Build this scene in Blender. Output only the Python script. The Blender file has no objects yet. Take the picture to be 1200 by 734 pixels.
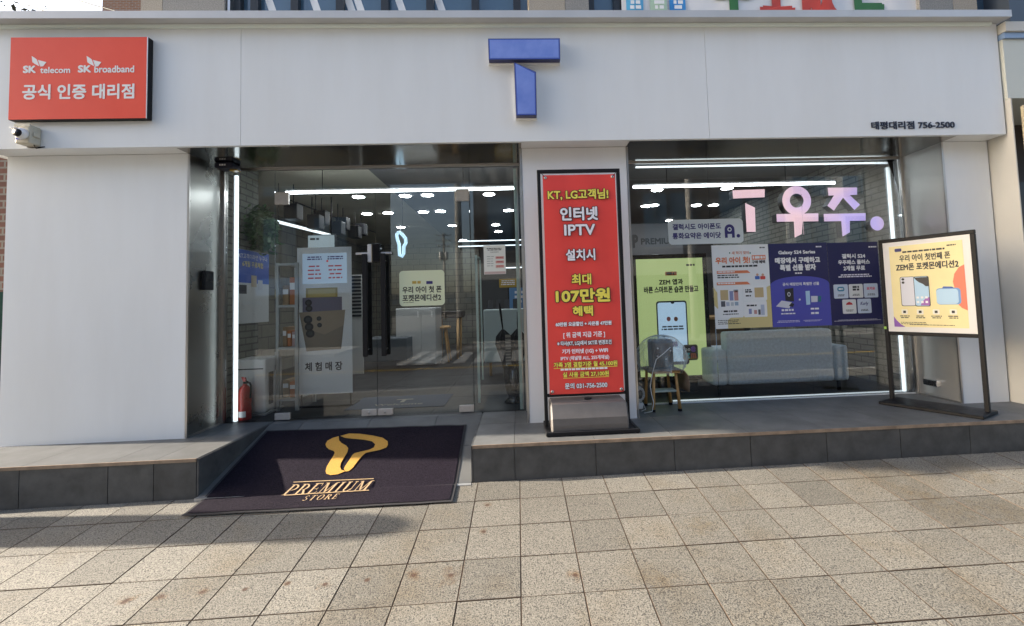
import bpy, bmesh, math, random
from mathutils import Vector, Matrix
random.seed(7)
S = bpy.context.scene
COL = S.collection

# ------------------------------------------------------------------ camera
F, PX, PY = 544.76, 634.09, 323.53            # focal length and principal point in photo pixels (1200 x 734)
YAW, PITCH, ROLL = 0.0493, 0.0566, -0.0321
CAM = Vector((0.0306, -4.0042, 1.0184))
_cy, _sy, _cp, _sp, _cr, _sr = math.cos(YAW), math.sin(YAW), math.cos(PITCH), math.sin(PITCH), math.cos(ROLL), math.sin(ROLL)
FW = Vector((_sy*_cp, _cy*_cp, _sp)); _rt = Vector((_cy, -_sy, 0)); _up = _rt.cross(FW)
RT = _rt*_cr + _up*_sr; UP = -_rt*_sr + _up*_cr
cd = bpy.data.cameras.new('camera'); cam = bpy.data.objects.new('camera', cd); COL.objects.link(cam)
cd.sensor_width = 36; cd.lens = F*36/1200
cd.shift_x = (600-PX)/1200; cd.shift_y = (PY-367)/1200
cd.clip_start = 0.05; cd.clip_end = 2000
m3 = Matrix((RT, UP, -FW)).transposed()
cam.matrix_world = Matrix.Translation(CAM) @ m3.to_4x4()
S.camera = cam

# ------------------------------------------------------------------ daylight
SUN_EL, SUN_A = math.radians(22), math.radians(4.6)      # low sun from the left, a little behind the facade
to_sun = Vector((-math.cos(SUN_EL)*math.cos(SUN_A), math.cos(SUN_EL)*math.sin(SUN_A), math.sin(SUN_EL)))
W = bpy.data.worlds.new('World'); S.world = W; W.use_nodes = True
nt = W.node_tree; bg = nt.nodes['Background']
sky = nt.nodes.new('ShaderNodeTexSky'); sky.sky_type = 'NISHITA'; sky.sun_disc = False
sky.sun_elevation = SUN_EL; sky.sun_rotation = math.radians(-90) + SUN_A
sky.air_density = 1.0; sky.dust_density = 3.5; sky.ozone_density = 1.0
nt.links.new(sky.outputs[0], bg.inputs[0]); bg.inputs[1].default_value = 0.10
sl = bpy.data.lights.new('sun', 'SUN'); sl.energy = 4.2; sl.angle = math.radians(1.0); sl.color = (1, 0.89, 0.74)
so = bpy.data.objects.new('sun', sl); COL.objects.link(so); so.location = to_sun*60
so.rotation_euler = (-to_sun).to_track_quat('-Z', 'Y').to_euler()
S.view_settings.view_transform = 'Standard'; S.view_settings.look = 'None'
S.view_settings.exposure = 2.12; S.view_settings.gamma = 1
S.render.engine = 'CYCLES'
S.cycles.use_denoising = True
S.cycles.max_bounces = 10; S.cycles.transparent_max_bounces = 16
S.cycles.sample_clamp_indirect = 6

# ------------------------------------------------------------------ pixels to places
def ray(u, v): return FW + RT*((u-PX)/F) + UP*((PY-v)/F)
def onY(u, v, y): d = ray(u, v); return CAM + d*((y-CAM.y)/d.y)
def onZ(u, v, z): d = ray(u, v); return CAM + d*((z-CAM.z)/d.z)
def onP(u, v, p, n): d = ray(u, v); return CAM + d*((Vector(p)-CAM).dot(n)/d.dot(n))
GZ, GSX, GSY = -0.2034, 0.0072, 0.094                    # the pavement falls towards the street
def gz(x, y): return GZ + GSX*x + GSY*y
def onG(u, v): return onP(u, v, (0, 0, GZ), Vector((-GSX, -GSY, 1)))
def PR(u0, v0, u1, v1, y):                                # pixel box -> (x0, z0, x1, z1) on the plane y
    um, vm = (u0+u1)/2, (v0+v1)/2
    return (onY(u0, vm, y).x, onY(um, v1, y).z, onY(u1, vm, y).x, onY(um, v0, y).z)

# ------------------------------------------------------------------ materials
MATS = {}
def srgb(r, g, b):
    f = lambda c: (c/255/12.92) if c/255 <= 0.04045 else ((c/255+0.055)/1.055)**2.4
    return (f(r), f(g), f(b))
def N(t, k, **kw):
    n = t.nodes.new(k)
    for a, b in kw.items(): setattr(n, a, b)
    return n
def mat(name, col, rough=0.6, metal=0.0, var=0.0, vscale=6, bump=0.0, bscale=60, emit=None, estr=0.0, spec=0.5, rvar=0.0, coat=0.0, stretch=None, varcol=None, objvar=0.0, alpha=None, sheen=0.0):
    if name in MATS: return MATS[name]
    m = bpy.data.materials.new(name); m.use_nodes = True; t = m.node_tree
    b = t.nodes['Principled BSDF']
    b.inputs['Base Color'].default_value = (*col, 1); b.inputs['Roughness'].default_value = rough
    b.inputs['Metallic'].default_value = metal; b.inputs['Specular IOR Level'].default_value = spec
    if coat: b.inputs['Coat Weight'].default_value = coat; b.inputs['Coat Roughness'].default_value = 0.06
    if sheen: b.inputs['Sheen Weight'].default_value = sheen
    if emit: b.inputs['Emission Color'].default_value = (*emit, 1); b.inputs['Emission Strength'].default_value = estr
    tc = N(t, 'ShaderNodeTexCoord'); mp = N(t, 'ShaderNodeMapping')
    geo = N(t, 'ShaderNodeNewGeometry')
    t.links.new(geo.outputs['Position'], mp.inputs[0])
    if stretch: mp.inputs['Scale'].default_value = stretch
    if var or rvar or objvar:
        nz = N(t, 'ShaderNodeTexNoise'); nz.inputs['Scale'].default_value = vscale; nz.inputs['Detail'].default_value = 6; nz.inputs['Roughness'].default_value = 0.6
        t.links.new(mp.outputs[0], nz.inputs['Vector'])
        src = None
        if var:
            mx = N(t, 'ShaderNodeMix', data_type='RGBA')
            c2 = varcol or tuple(c*(1-var) for c in col)
            rp = N(t, 'ShaderNodeMapRange'); rp.inputs[1].default_value = 0.35; rp.inputs[2].default_value = 0.68
            t.links.new(nz.outputs[0], rp.inputs[0]); t.links.new(rp.outputs[0], mx.inputs[0])
            mx.inputs[6].default_value = (*col, 1); mx.inputs[7].default_value = (*c2, 1)
            src = mx.outputs[2]
        if objvar:
            oi = N(t, 'ShaderNodeObjectInfo'); hs = N(t, 'ShaderNodeHueSaturation')
            mr = N(t, 'ShaderNodeMapRange'); mr.inputs[3].default_value = 1-objvar; mr.inputs[4].default_value = 1+objvar
            t.links.new(oi.outputs['Random'], mr.inputs[0]); t.links.new(mr.outputs[0], hs.inputs['Value'])
            if src: t.links.new(src, hs.inputs['Color'])
            else: hs.inputs['Color'].default_value = (*col, 1)
            src = hs.outputs[0]
        if src: t.links.new(src, b.inputs['Base Color'])
        if rvar:
            r2 = N(t, 'ShaderNodeMapRange'); r2.inputs[3].default_value = max(0.02, rough-rvar); r2.inputs[4].default_value = rough+rvar
            t.links.new(nz.outputs[0], r2.inputs[0]); t.links.new(r2.outputs[0], b.inputs['Roughness'])
    if bump:
        n2 = N(t, 'ShaderNodeTexNoise'); n2.inputs['Scale'].default_value = bscale; n2.inputs['Detail'].default_value = 4
        t.links.new(mp.outputs[0], n2.inputs['Vector'])
        bp = N(t, 'ShaderNodeBump'); bp.inputs['Strength'].default_value = bump; bp.inputs['Distance'].default_value = 0.01
        t.links.new(n2.outputs[0], bp.inputs['Height']); t.links.new(bp.outputs[0], b.inputs['Normal'])
    MATS[name] = m; return m
def emis(name, col, s):
    return mat(name, (0.8, 0.8, 0.8), 0.5, emit=col, estr=s)
def glass(name, tint=(0.975, 0.985, 0.982), refl=0.0):
    if name in MATS: return MATS[name]
    m = bpy.data.materials.new(name); m.use_nodes = True; t = m.node_tree; t.nodes.clear()
    o = N(t, 'ShaderNodeOutputMaterial'); tr = N(t, 'ShaderNodeBsdfTransparent'); gl = N(t, 'ShaderNodeBsdfGlossy'); mx = N(t, 'ShaderNodeMixShader')
    fr = N(t, 'ShaderNodeFresnel'); fr.inputs[0].default_value = 1.5
    ad = N(t, 'ShaderNodeMath', operation='ADD'); ad.inputs[1].default_value = refl; ad.use_clamp = True
    tr.inputs[0].default_value = (*tint, 1); gl.inputs['Roughness'].default_value = 0.0; gl.inputs[0].default_value = (0.95, 0.97, 1, 1)
    t.links.new(fr.outputs[0], ad.inputs[0]); t.links.new(ad.outputs[0], mx.inputs[0])
    t.links.new(tr.outputs[0], mx.inputs[1]); t.links.new(gl.outputs[0], mx.inputs[2]); t.links.new(mx.outputs[0], o.inputs[0])
    MATS[name] = m; return m

def brushed(name, col, rough, aniso_scale, tint_var=0.12, bump=0.03):
    """stainless sheet: fine brushing lines, smudges"""
    if name in MATS: return MATS[name]
    m = mat(name, col, rough, 1.0, rvar=0.05, vscale=3)
    t = m.node_tree; b = t.nodes['Principled BSDF']
    geo = N(t, 'ShaderNodeNewGeometry'); mp = N(t, 'ShaderNodeMapping'); mp.inputs['Scale'].default_value = aniso_scale
    nz = N(t, 'ShaderNodeTexNoise'); nz.inputs['Scale'].default_value = 1; nz.inputs['Detail'].default_value = 3
    bp = N(t, 'ShaderNodeBump'); bp.inputs['Strength'].default_value = bump; bp.inputs['Distance'].default_value = 0.004
    w = N(t, 'ShaderNodeTexNoise'); w.inputs['Scale'].default_value = 2.2; w.inputs['Detail'].default_value = 1
    b2 = N(t, 'ShaderNodeBump'); b2.inputs['Strength'].default_value = 0.12; b2.inputs['Distance'].default_value = 0.03
    t.links.new(geo.outputs['Position'], mp.inputs[0]); t.links.new(mp.outputs[0], nz.inputs['Vector']); t.links.new(geo.outputs['Position'], w.inputs['Vector'])
    t.links.new(w.outputs[0], b2.inputs['Height']); t.links.new(b2.outputs[0], bp.inputs['Normal'])
    t.links.new(nz.outputs[0], bp.inputs['Height']); t.links.new(bp.outputs[0], b.inputs['Normal'])
    return m

def brickmat(name, c1, c2, mortar, sx, sy, size=0.01, axes='yz', rough=0.8, bump=0.4, offset=0.5):
    if name in MATS: return MATS[name]
    m = bpy.data.materials.new(name); m.use_nodes = True; t = m.node_tree; b = t.nodes['Principled BSDF']; b.inputs['Roughness'].default_value = rough
    geo = N(t, 'ShaderNodeNewGeometry'); sp = N(t, 'ShaderNodeSeparateXYZ'); cb = N(t, 'ShaderNodeCombineXYZ')
    t.links.new(geo.outputs['Position'], sp.inputs[0])
    ax = {'x': 0, 'y': 1, 'z': 2}
    t.links.new(sp.outputs[ax[axes[0]]], cb.inputs[0]); t.links.new(sp.outputs[ax[axes[1]]], cb.inputs[1])
    br = N(t, 'ShaderNodeTexBrick'); br.inputs['Scale'].default_value = 1; br.offset = offset
    br.inputs['Brick Width'].default_value = sx; br.inputs['Row Height'].default_value = sy; br.inputs['Mortar Size'].default_value = size
    br.inputs['Color1'].default_value = (*c1, 1); br.inputs['Color2'].default_value = (*c2, 1); br.inputs['Mortar'].default_value = (*mortar, 1)
    t.links.new(cb.outputs[0], br.inputs['Vector'])
    nz = N(t, 'ShaderNodeTexNoise'); nz.inputs['Scale'].default_value = 9; nz.inputs['Detail'].default_value = 5
    t.links.new(geo.outputs['Position'], nz.inputs['Vector'])
    mx = N(t, 'ShaderNodeMix', data_type='RGBA', blend_type='MULTIPLY'); mx.inputs[0].default_value = 0.35
    t.links.new(br.outputs[0], mx.inputs[6]); t.links.new(nz.outputs[0], mx.inputs[7]); t.links.new(mx.outputs[2], b.inputs['Base Color'])
    bp = N(t, 'ShaderNodeBump'); bp.inputs['Strength'].default_value = bump; bp.inputs['Distance'].default_value = 0.008; bp.invert = True
    t.links.new(br.outputs['Fac'], bp.inputs['Height']); t.links.new(bp.outputs[0], b.inputs['Normal'])
    MATS[name] = m; return m

# ------------------------------------------------------------------ mesh building
ROOT = {}
def tag(o, label=None, cat=None, group=None, kind=None):
    if label: o['label'] = label
    if cat: o['category'] = cat
    if group: o['group'] = group
    if kind: o['kind'] = kind
    return o
def thing(name, label, cat, loc=(0, 0, 0), rz=0.0, group=None):
    o = bpy.data.objects.new(name, None); COL.objects.link(o); o.empty_display_size = 0.2
    o.location = loc; o.rotation_euler = (0, 0, rz)
    ROOT[o.name] = Matrix.Translation(Vector(loc)) @ Matrix.Rotation(rz, 4, 'Z')
    return tag(o, label, cat, group)
class MB:
    def __init__(s): s.v = []; s.f = []; s.sm = []
    def add(s, vs, fs, smooth=False):
        n = len(s.v); s.v += [Vector(p) for p in vs]
        for f in fs: s.f.append([i+n for i in f]); s.sm.append(smooth)
        return s
    def box(s, x0, x1, y0, y1, z0, z1):
        vs = [(x, y, z) for z in (z0, z1) for y in (y0, y1) for x in (x0, x1)]
        return s.add(vs, [(0, 2, 3, 1), (4, 5, 7, 6), (0, 1, 5, 4), (2, 6, 7, 3), (0, 4, 6, 2), (1, 3, 7, 5)])
    def bbox(s, x0, x1, y0, y1, z0, z1, r=0.01, seg=2):
        bm = bmesh.new(); bmesh.ops.create_cube(bm, size=1)
        for v in bm.verts: v.co = Vector((x0+(v.co.x+.5)*(x1-x0), y0+(v.co.y+.5)*(y1-y0), z0+(v.co.z+.5)*(z1-z0)))
        bmesh.ops.bevel(bm, geom=bm.edges[:], offset=r, segments=seg, profile=0.5, affect='EDGES')
        bm.verts.ensure_lookup_table()
        s.add([v.co.copy() for v in bm.verts], [[v.index for v in f.verts] for f in bm.faces], False); bm.free(); return s
    def prism(s, poly, y0, y1):                      # poly in (x, z), front at y0
        n = len(poly); a = sum(poly[i][0]*poly[(i+1) % n][1]-poly[(i+1) % n][0]*poly[i][1] for i in range(n))
        if a < 0: poly = poly[::-1]
        vs = [(p[0], y0, p[1]) for p in poly]+[(p[0], y1, p[1]) for p in poly]
        fs = [list(range(n)), list(range(2*n-1, n-1, -1))]+[(i, i+n, (i+1) % n+n, (i+1) % n) for i in range(n)]
        return s.add(vs, fs)
    def flat(s, poly, y):                             # face looking to -y
        n = len(poly); a = sum(poly[i][0]*poly[(i+1) % n][1]-poly[(i+1) % n][0]*poly[i][1] for i in range(n))
        if a < 0: poly = poly[::-1]
        return s.add([(p[0], y, p[1]) for p in poly], [list(range(n))])
    def tube(s, pts, r, n=10, cap=True, smooth=True):
        pts = [Vector(p) for p in pts]; m = len(pts); base = len(s.v); prev = None
        rr = r if isinstance(r, (list, tuple)) else [r]*m
        vs = []
        for i, p in enumerate(pts):
            d = (pts[min(i+1, m-1)]-pts[max(i-1, 0)]).normalized()
            if prev is None: a = d.orthogonal().normalized()
            else: a = (prev-d*prev.dot(d)).normalized()
            prev = a; b = d.cross(a)
            for k in range(n):
                t = 2*math.pi*k/n; vs.append(p+(a*math.cos(t)+b*math.sin(t))*rr[i])
        fs = [(i*n+k, i*n+(k+1) % n, (i+1)*n+(k+1) % n, (i+1)*n+k) for i in range(m-1) for k in range(n)]
        s.add(vs, fs, smooth)
        if cap: s.add([], []); s.f += [[base+k for k in range(n)][::-1], [base+(m-1)*n+k for k in range(n)]]; s.sm += [False, False]
        return s
    def lathe(s, prof, c=(0, 0, 0), n=20, axis='z', smooth=True):   # prof [(r, h)]
        base = len(s.v); vs = []
        for r, h in prof:
            for k in range(n):
                t = 2*math.pi*k/n; p = (r*math.cos(t), r*math.sin(t), h)
                if axis == 'y': p = (p[0], h, p[1])
                if axis == 'x': p = (h, p[0], p[1])
                vs.append(Vector(p)+Vector(c))
        m = len(prof)
        s.add(vs, [(i*n+k, i*n+(k+1) % n, (i+1)*n+(k+1) % n, (i+1)*n+k) for i in range(m-1) for k in range(n)], smooth)
        s.f += [[base+k for k in range(n)][::-1], [base+(m-1)*n+k for k in range(n)]]; s.sm += [False, False]
        return s
    def build(s, name, m, parent=None, local=False, bevel=0.0):
        me = bpy.data.meshes.new(name)
        M = None
        if parent is not None: M = ROOT[parent.name]
        vs = s.v
        if M is not None and not local:
            Mi = M.inverted(); vs = [Mi @ p for p in s.v]
        me.from_pydata([tuple(p) for p in vs], [], s.f); 
        me.polygons.foreach_set('use_smooth', s.sm); me.update()
        bm = bmesh.new(); bm.from_mesh(me); bmesh.ops.recalc_face_normals(bm, faces=bm.faces[:]) if getattr(s, 'recalc', True) else None
        if bevel: bmesh.ops.bevel(bm, geom=[e for e in bm.edges], offset=bevel, segments=1, affect='EDGES')
        bm.to_mesh(me); bm.free()
        if m is not None: me.materials.append(m)
        o = bpy.data.objects.new(name, me); COL.objects.link(o)
        if parent is not None: o.parent = parent; ROOT[o.name] = M
        else: ROOT[o.name] = Matrix.Identity(4)
        return o
def box(name, x0, x1, y0, y1, z0, z1, m, parent=None, local=False, r=0.0):
    b = MB(); (b.bbox(x0, x1, y0, y1, z0, z1, r) if r else b.box(x0, x1, y0, y1, z0, z1))
    return b.build(name, m, parent, local)
def rrect(x0, z0, x1, z1, r, n=5):
    out = []
    for cx, cz, a0 in ((x1-r, z1-r, 0), (x0+r, z1-r, 90), (x0+r, z0+r, 180), (x1-r, z0+r, 270)):
        for k in range(n+1): a = math.radians(a0+90*k/n); out.append((cx+r*math.cos(a), cz+r*math.sin(a)))
    return out
def ell(cx, cz, rx, rz, n=24): return [(cx+rx*math.cos(2*math.pi*k/n), cz+rz*math.sin(2*math.pi*k/n)) for k in range(n)]
def print_shape(parent, name, poly, y, m, local=False):
    b = MB(); b.recalc = False
    for p in (poly if isinstance(poly[0][0], (list, tuple)) else [poly]): b.flat(p, y)
    return b.build(name, m, parent, local)

# ------------------------------------------------------------------ lettering
_TC = bpy.data.curves.new('txt', 'FONT'); _TC.size = 1; _TO = bpy.data.objects.new('txt', _TC)
def glyphs(body, res=3, shear=0.0, spacing=1.0):
    _TC.resolution_u = res; _TC.shear = shear; _TC.space_character = spacing; _TC.body = body
    me = _TO.to_mesh()
    v = [(p.co.x, p.co.y) for p in me.vertices]; f = [list(p.vertices) for p in me.polygons]
    _TO.to_mesh_clear()
    return v, f
def lettering(parent, body, rect, y, m, bold=0.0, local=False, shear=0.0, spacing=1.0, name='lettering', depth=0.0, mapf=None, n=6, res=3):
    """flat letters fitted into rect (x0, z0, x1, z1); bold grows the strokes by that share of the height"""
    v, f = glyphs(body, res, shear, spacing)
    if not v: return None
    x0 = min(p[0] for p in v); x1 = max(p[0] for p in v); z0 = min(p[1] for p in v); z1 = max(p[1] for p in v)
    bw = bold*(rect[3]-rect[1])
    sx = (rect[2]-rect[0]-2*bw)/(x1-x0); sz = (rect[3]-rect[1]-2*bw)/(z1-z0)
    pts = [(rect[0]+bw+(p[0]-x0)*sx, rect[1]+bw+(p[1]-z0)*sz) for p in v]
    b = MB(); b.recalc = False
    offs = [(0, 0)] + ([(bw*math.cos(2*math.pi*k/n+.4), bw*math.sin(2*math.pi*k/n+.4)) for k in range(n)] if bold else [])
    for k, (dx, dz) in enumerate(offs):
        yy = y-k*0.00008
        if mapf: vs = [mapf(p[0]+dx, p[1]+dz, 0.0006+k*0.00008) for p in pts]
        else: vs = [(p[0]+dx, yy, p[1]+dz) for p in pts]
        b.add(vs, f)
    if depth:
        bb = MB(); bb.recalc = False
        bb.v = list(b.v); bb.f = list(b.f); bb.sm = list(b.sm)
        # side walls: boundary edges of the first copy of the glyphs, drawn for every copy
        cnt = {}
        for q in b.f:
            for i in range(len(q)):
                e = (q[i], q[(i+1) % len(q)]); k2 = tuple(sorted(e)); cnt[k2] = cnt.get(k2, 0)+1
        for (i, j), c in cnt.items():
            if c == 1: bb.add([b.v[i], b.v[j], b.v[j]+Vector((0, depth, 0)), b.v[i]+Vector((0, depth, 0))], [(0, 1, 2, 3)])
        b = bb
    return b.build(name, m, parent, local)
def micro(parent, rect, rows, m, y, local=False, fill=0.55, name='small_print', seed=1, align='c'):
    """rows of print too small to read in the photograph"""
    r = random.Random(seed); b = MB(); b.recalc = False
    x0, z0, x1, z1 = rect; h = (z1-z0)/rows
    for i in range(rows):
        zt = z1-i*h; w = (x1-x0)*r.uniform(.78, 1)
        x = x0+((x1-x0-w)/2 if align == 'c' else 0); xe = x+w
        while x < xe-h*.3:
            l = min(h*r.uniform(.5, 2.2), xe-x); b.flat([(x, zt-h*fill), (x+l, zt-h*fill), (x+l, zt), (x, zt)], y); x += l+h*.3
    return b.build(name, m, parent, local)


WHITE_ACM = mat('white_composite_panel', (0.755, 0.778, 0.797), 0.4, var=0.04, vscale=1.0, bump=0.05, bscale=1.3, spec=0.4, varcol=(0.715, 0.733, 0.745), stretch=(3.0, 3.0, .55), rvar=.08)
STEEL = brushed('brushed_stainless_dim', (0.36, 0.355, 0.335), 0.28, (3, 3, 160))  # jamb steel, colour darkened to hold down its bright reflections
STEEL_R = brushed('brushed_stainless_lit', (0.66, 0.65, 0.63), 0.46, (3, 3, 160), bump=0.05)  # right jamb's lighter copy, brightness of its reflections put into the colour
STEEL_V = brushed('satin_stainless_trim', (0.55, 0.53, 0.51), 0.3, (120, 120, 2))
MIRROR = brushed('polished_stainless_soffit', (0.36, 0.35, 0.335), 0.10, (60, 2, 2), bump=0.012)
BLACK = mat('black_powder_coat', (0.012, 0.012, 0.014), 0.5, bump=0.05, bscale=400, spec=0.2)
BLACK_PRINT = mat('black_print', (0.02, 0.02, 0.022), 0.5)
WHITE_PRINT = mat('white_print', (0.8, 0.8, 0.8), 0.5)
GLASS = glass('clear_shop_glass')
PALE = mat('pale_green_glass_edge', (0.55, 0.68, 0.64), 0.25)
LED = emis('led_tube', (0.82, 0.94, 1.0), 0.38)
TUBE = emis('tube_lamp', (0.86, 0.95, 1.0), 4.5)
LEDW = emis('led_lamp', (0.9, 0.96, 1.0), 16.0)
# ================================================================== ground
ASPHALT = mat('asphalt', (0.05, 0.05, 0.052), 0.85, var=0.35, vscale=1.2, bump=0.25, bscale=180)
g = MB().add([(-300, -300, -0.86), (300, -300, -0.86), (300, 300, -0.86), (-300, 300, -0.86)], [(0, 1, 2, 3)]).build('ground', mat('bare_ground', (0.13, 0.12, 0.10), 0.95, var=0.3, vscale=0.4)); tag(g, kind='structure')
rd = MB().add([(-80, -13.6, -0.852), (80, -13.6, -0.852), (80, -4.55, -0.852), (-80, -4.55, -0.852)], [(0, 1, 2, 3)]); rd.add([(-12.5, -90, -0.848), (-5.5, -90, -0.848), (-2.6, -13.6, -0.848), (-6.9, -13.6, -0.848)], [(0, 1, 2, 3)])
rd = rd.build('road', ASPHALT); tag(rd, kind='structure')
ROADPAINT = mat('road_paint', (0.42, 0.42, 0.41), 0.6, var=0.3, vscale=14)
for k in range(9):
    x = -4.0+0.62*k
    o = box('crosswalk_stripe', x, x+0.36, -14.4, -10.2, -0.849, -0.843, ROADPAINT, rd)
box('lane_line', -80, 80, -9.2, -9.05, -0.849, -0.8445, mat('yellow_road_paint', (0.62, 0.40, 0.05), 0.6, var=0.3, vscale=12), rd)

def granite():
    m = mat('granite_paving', (0.36, 0.335, 0.29), 0.72)
    t = m.node_tree; b = t.nodes['Principled BSDF']
    geo = N(t, 'ShaderNodeNewGeometry')
    n1 = N(t, 'ShaderNodeTexNoise'); n1.inputs['Scale'].default_value = 150; n1.inputs['Detail'].default_value = 3; n1.inputs['Roughness'].default_value = 0.7
    cr = N(t, 'ShaderNodeValToRGB'); e = cr.color_ramp.elements
    e[0].position = 0.39; e[0].color = (0.032, 0.03, 0.028, 1); e[1].position = 0.63; e[1].color = (0.262, 0.246, 0.208, 1)
    k = e.new(0.475); k.color = (0.165, 0.155, 0.132, 1)
    t.links.new(geo.outputs['Position'], n1.inputs['Vector']); t.links.new(n1.outputs[0], cr.inputs[0])
    oi = N(t, 'ShaderNodeObjectInfo'); mr = N(t, 'ShaderNodeMapRange'); mr.inputs[3].default_value = 0.76; mr.inputs[4].default_value = 1.08
    hs = N(t, 'ShaderNodeHueSaturation'); t.links.new(oi.outputs['Random'], mr.inputs[0]); t.links.new(mr.outputs[0], hs.inputs['Value']); t.links.new(cr.outputs[0], hs.inputs['Color'])
    # broad grime and ochre staining
    n2 = N(t, 'ShaderNodeTexNoise'); n2.inputs['Scale'].default_value = 1.7; n2.inputs['Detail'].default_value = 7; n2.inputs['Roughness'].default_value = 0.65
    t.links.new(geo.outputs['Position'], n2.inputs['Vector'])
    r2 = N(t, 'ShaderNodeMapRange'); r2.inputs[1].default_value = 0.50; r2.inputs[2].default_value = 0.78; r2.inputs[4].default_value = 0.75; t.links.new(n2.outputs[0], r2.inputs[0])
    mx = N(t, 'ShaderNodeMix', data_type='RGBA', blend_type='MULTIPLY'); mx.inputs[7].default_value = (0.78, 0.64, 0.45, 1)
    t.links.new(r2.outputs[0], mx.inputs[0]); t.links.new(hs.outputs[0], mx.inputs[6])
    src = mx.outputs[2]
    n3 = N(t, 'ShaderNodeTexNoise'); n3.inputs['Scale'].default_value = 0.9; n3.inputs['Detail'].default_value = 5
    ad3 = N(t, 'ShaderNodeVectorMath', operation='ADD'); ad3.inputs[1].default_value = (7, 3, 1); t.links.new(geo.outputs['Position'], ad3.inputs[0]); t.links.new(ad3.outputs[0], n3.inputs['Vector'])
    r3 = N(t, 'ShaderNodeMapRange'); r3.inputs[1].default_value = 0.42; r3.inputs[2].default_value = 0.7; r3.inputs[4].default_value = 0.5; t.links.new(n3.outputs[0], r3.inputs[0])
    m3_ = N(t, 'ShaderNodeMix', data_type='RGBA', blend_type='MULTIPLY'); m3_.inputs[7].default_value = (0.62, 0.60, 0.58, 1)
    t.links.new(r3.outputs[0], m3_.inputs[0]); t.links.new(src, m3_.inputs[6]); src = m3_.outputs[2]
    # rust spots where the photograph has them: (pixel, radius)
    nd = N(t, 'ShaderNodeTexNoise'); nd.inputs['Scale'].default_value = 22; nd.inputs['Detail'].default_value = 4; t.links.new(geo.outputs['Position'], nd.inputs['Vector'])
    sp = [(149, 703, .05), (145, 706, .02), (189, 699, .035), (237, 694, .04), (287, 691, .02), (337, 684, .025), (381, 685, .04), (485, 674, .05), (528, 674, .075), (567, 623, .035), (571, 592, .035), (674, 674, .05), (430, 680, .02),
          (820, 616, .12), (1060, 575, .16), (1110, 598, .24), (1180, 600, .18), (770, 680, .10), (1150, 560, .14)]
    for u, v, r in sp:
        p = onG(u, v)
        ds = N(t, 'ShaderNodeVectorMath', operation='DISTANCE'); ds.inputs[1].default_value = p; t.links.new(geo.outputs['Position'], ds.inputs[0])
        nm = N(t, 'ShaderNodeMath', operation='MULTIPLY_ADD'); nm.inputs[1].default_value = r*2.8; t.links.new(nd.outputs[0], nm.inputs[0]); t.links.new(ds.outputs['Value'], nm.inputs[2])
        rr = N(t, 'ShaderNodeMapRange'); rr.inputs[1].default_value = r*2.35; rr.inputs[2].default_value = r*1.25; rr.inputs[3].default_value = 0; rr.inputs[4].default_value = 0.75 if r < .09 else 0.45
        t.links.new(nm.outputs[0], rr.inputs[0])
        q = N(t, 'ShaderNodeMix', data_type='RGBA', blend_type='MULTIPLY'); q.inputs[7].default_value = (0.62, 0.33, 0.10, 1) if r < .09 else (0.80, 0.62, 0.36, 1)
        t.links.new(rr.outputs[0], q.inputs[0]); t.links.new(src, q.inputs[6]); src = q.outputs[2]
        if r < .09:
            r4 = N(t, 'ShaderNodeMapRange'); r4.inputs[1].default_value = .017; r4.inputs[2].default_value = .009; r4.inputs[3].default_value = 0; r4.inputs[4].default_value = .85
            t.links.new(ds.outputs['Value'], r4.inputs[0])
            q2 = N(t, 'ShaderNodeMix', data_type='RGBA'); q2.inputs[7].default_value = (0.05, 0.022, 0.012, 1)
            t.links.new(r4.outputs[0], q2.inputs[0]); t.links.new(src, q2.inputs[6]); src = q2.outputs[2]
    t.links.new(src, b.inputs['Base Color'])
    bp = N(t, 'ShaderNodeBump'); bp.inputs['Strength'].default_value = 0.6; bp.inputs['Distance'].default_value = 0.005
    t.links.new(n1.outputs[0], bp.inputs['Height']); t.links.new(bp.outputs[0], b.inputs['Normal'])
    return m
GRANITE = granite()
GROUT = mat('dirty_joint_sand', (0.085, 0.06, 0.042), 0.95, var=0.4, vscale=5)
YR0 = -0.8263
pv = MB()
pv.add([(x, y, gz(x, y)-0.0045) for y in (-4.55, 0.2) for x in (-16, 16)], [(0, 1, 3, 2)])
pave = pv.build('pavement', GROUT); tag(pave, kind='structure')
TW, TJ = 0.3, 0.0022
def tile_mesh(y0, y1):
    """one stone with eased edges, following the fall of the pavement; origin at its centre"""
    me = bpy.data.meshes.new('paving_tile'); hx = TW/2-TJ; hy = (y1-y0)/2-TJ; e = 0.0014
    rings = [(hx, hy, -0.03), (hx, hy, -0.0016), (hx-e, hy-e, 0)]
    vs = []
    for a, b, z in rings:
        for sx, sy in ((-1, -1), (1, -1), (1, 1), (-1, 1)): vs.append((sx*a, sy*b, z+GSX*sx*a+GSY*sy*b))
    fs = [(8, 9, 10, 11)]+[(r*4+k, r*4+(k+1) % 4, (r+1)*4+(k+1) % 4, (r+1)*4+k) for r in (0, 1) for k in range(4)]
    me.from_pydata(vs, [], fs); me.update(); me.materials.append(GRANITE); me.materials.append(GROUT)
    for p in me.polygons[1:]: p.material_index = 1
    return me
full = tile_mesh(0, 0.3); part_ = tile_mesh(YR0, -0.566)
rt_ = random.Random(3)
far = MB()
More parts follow.
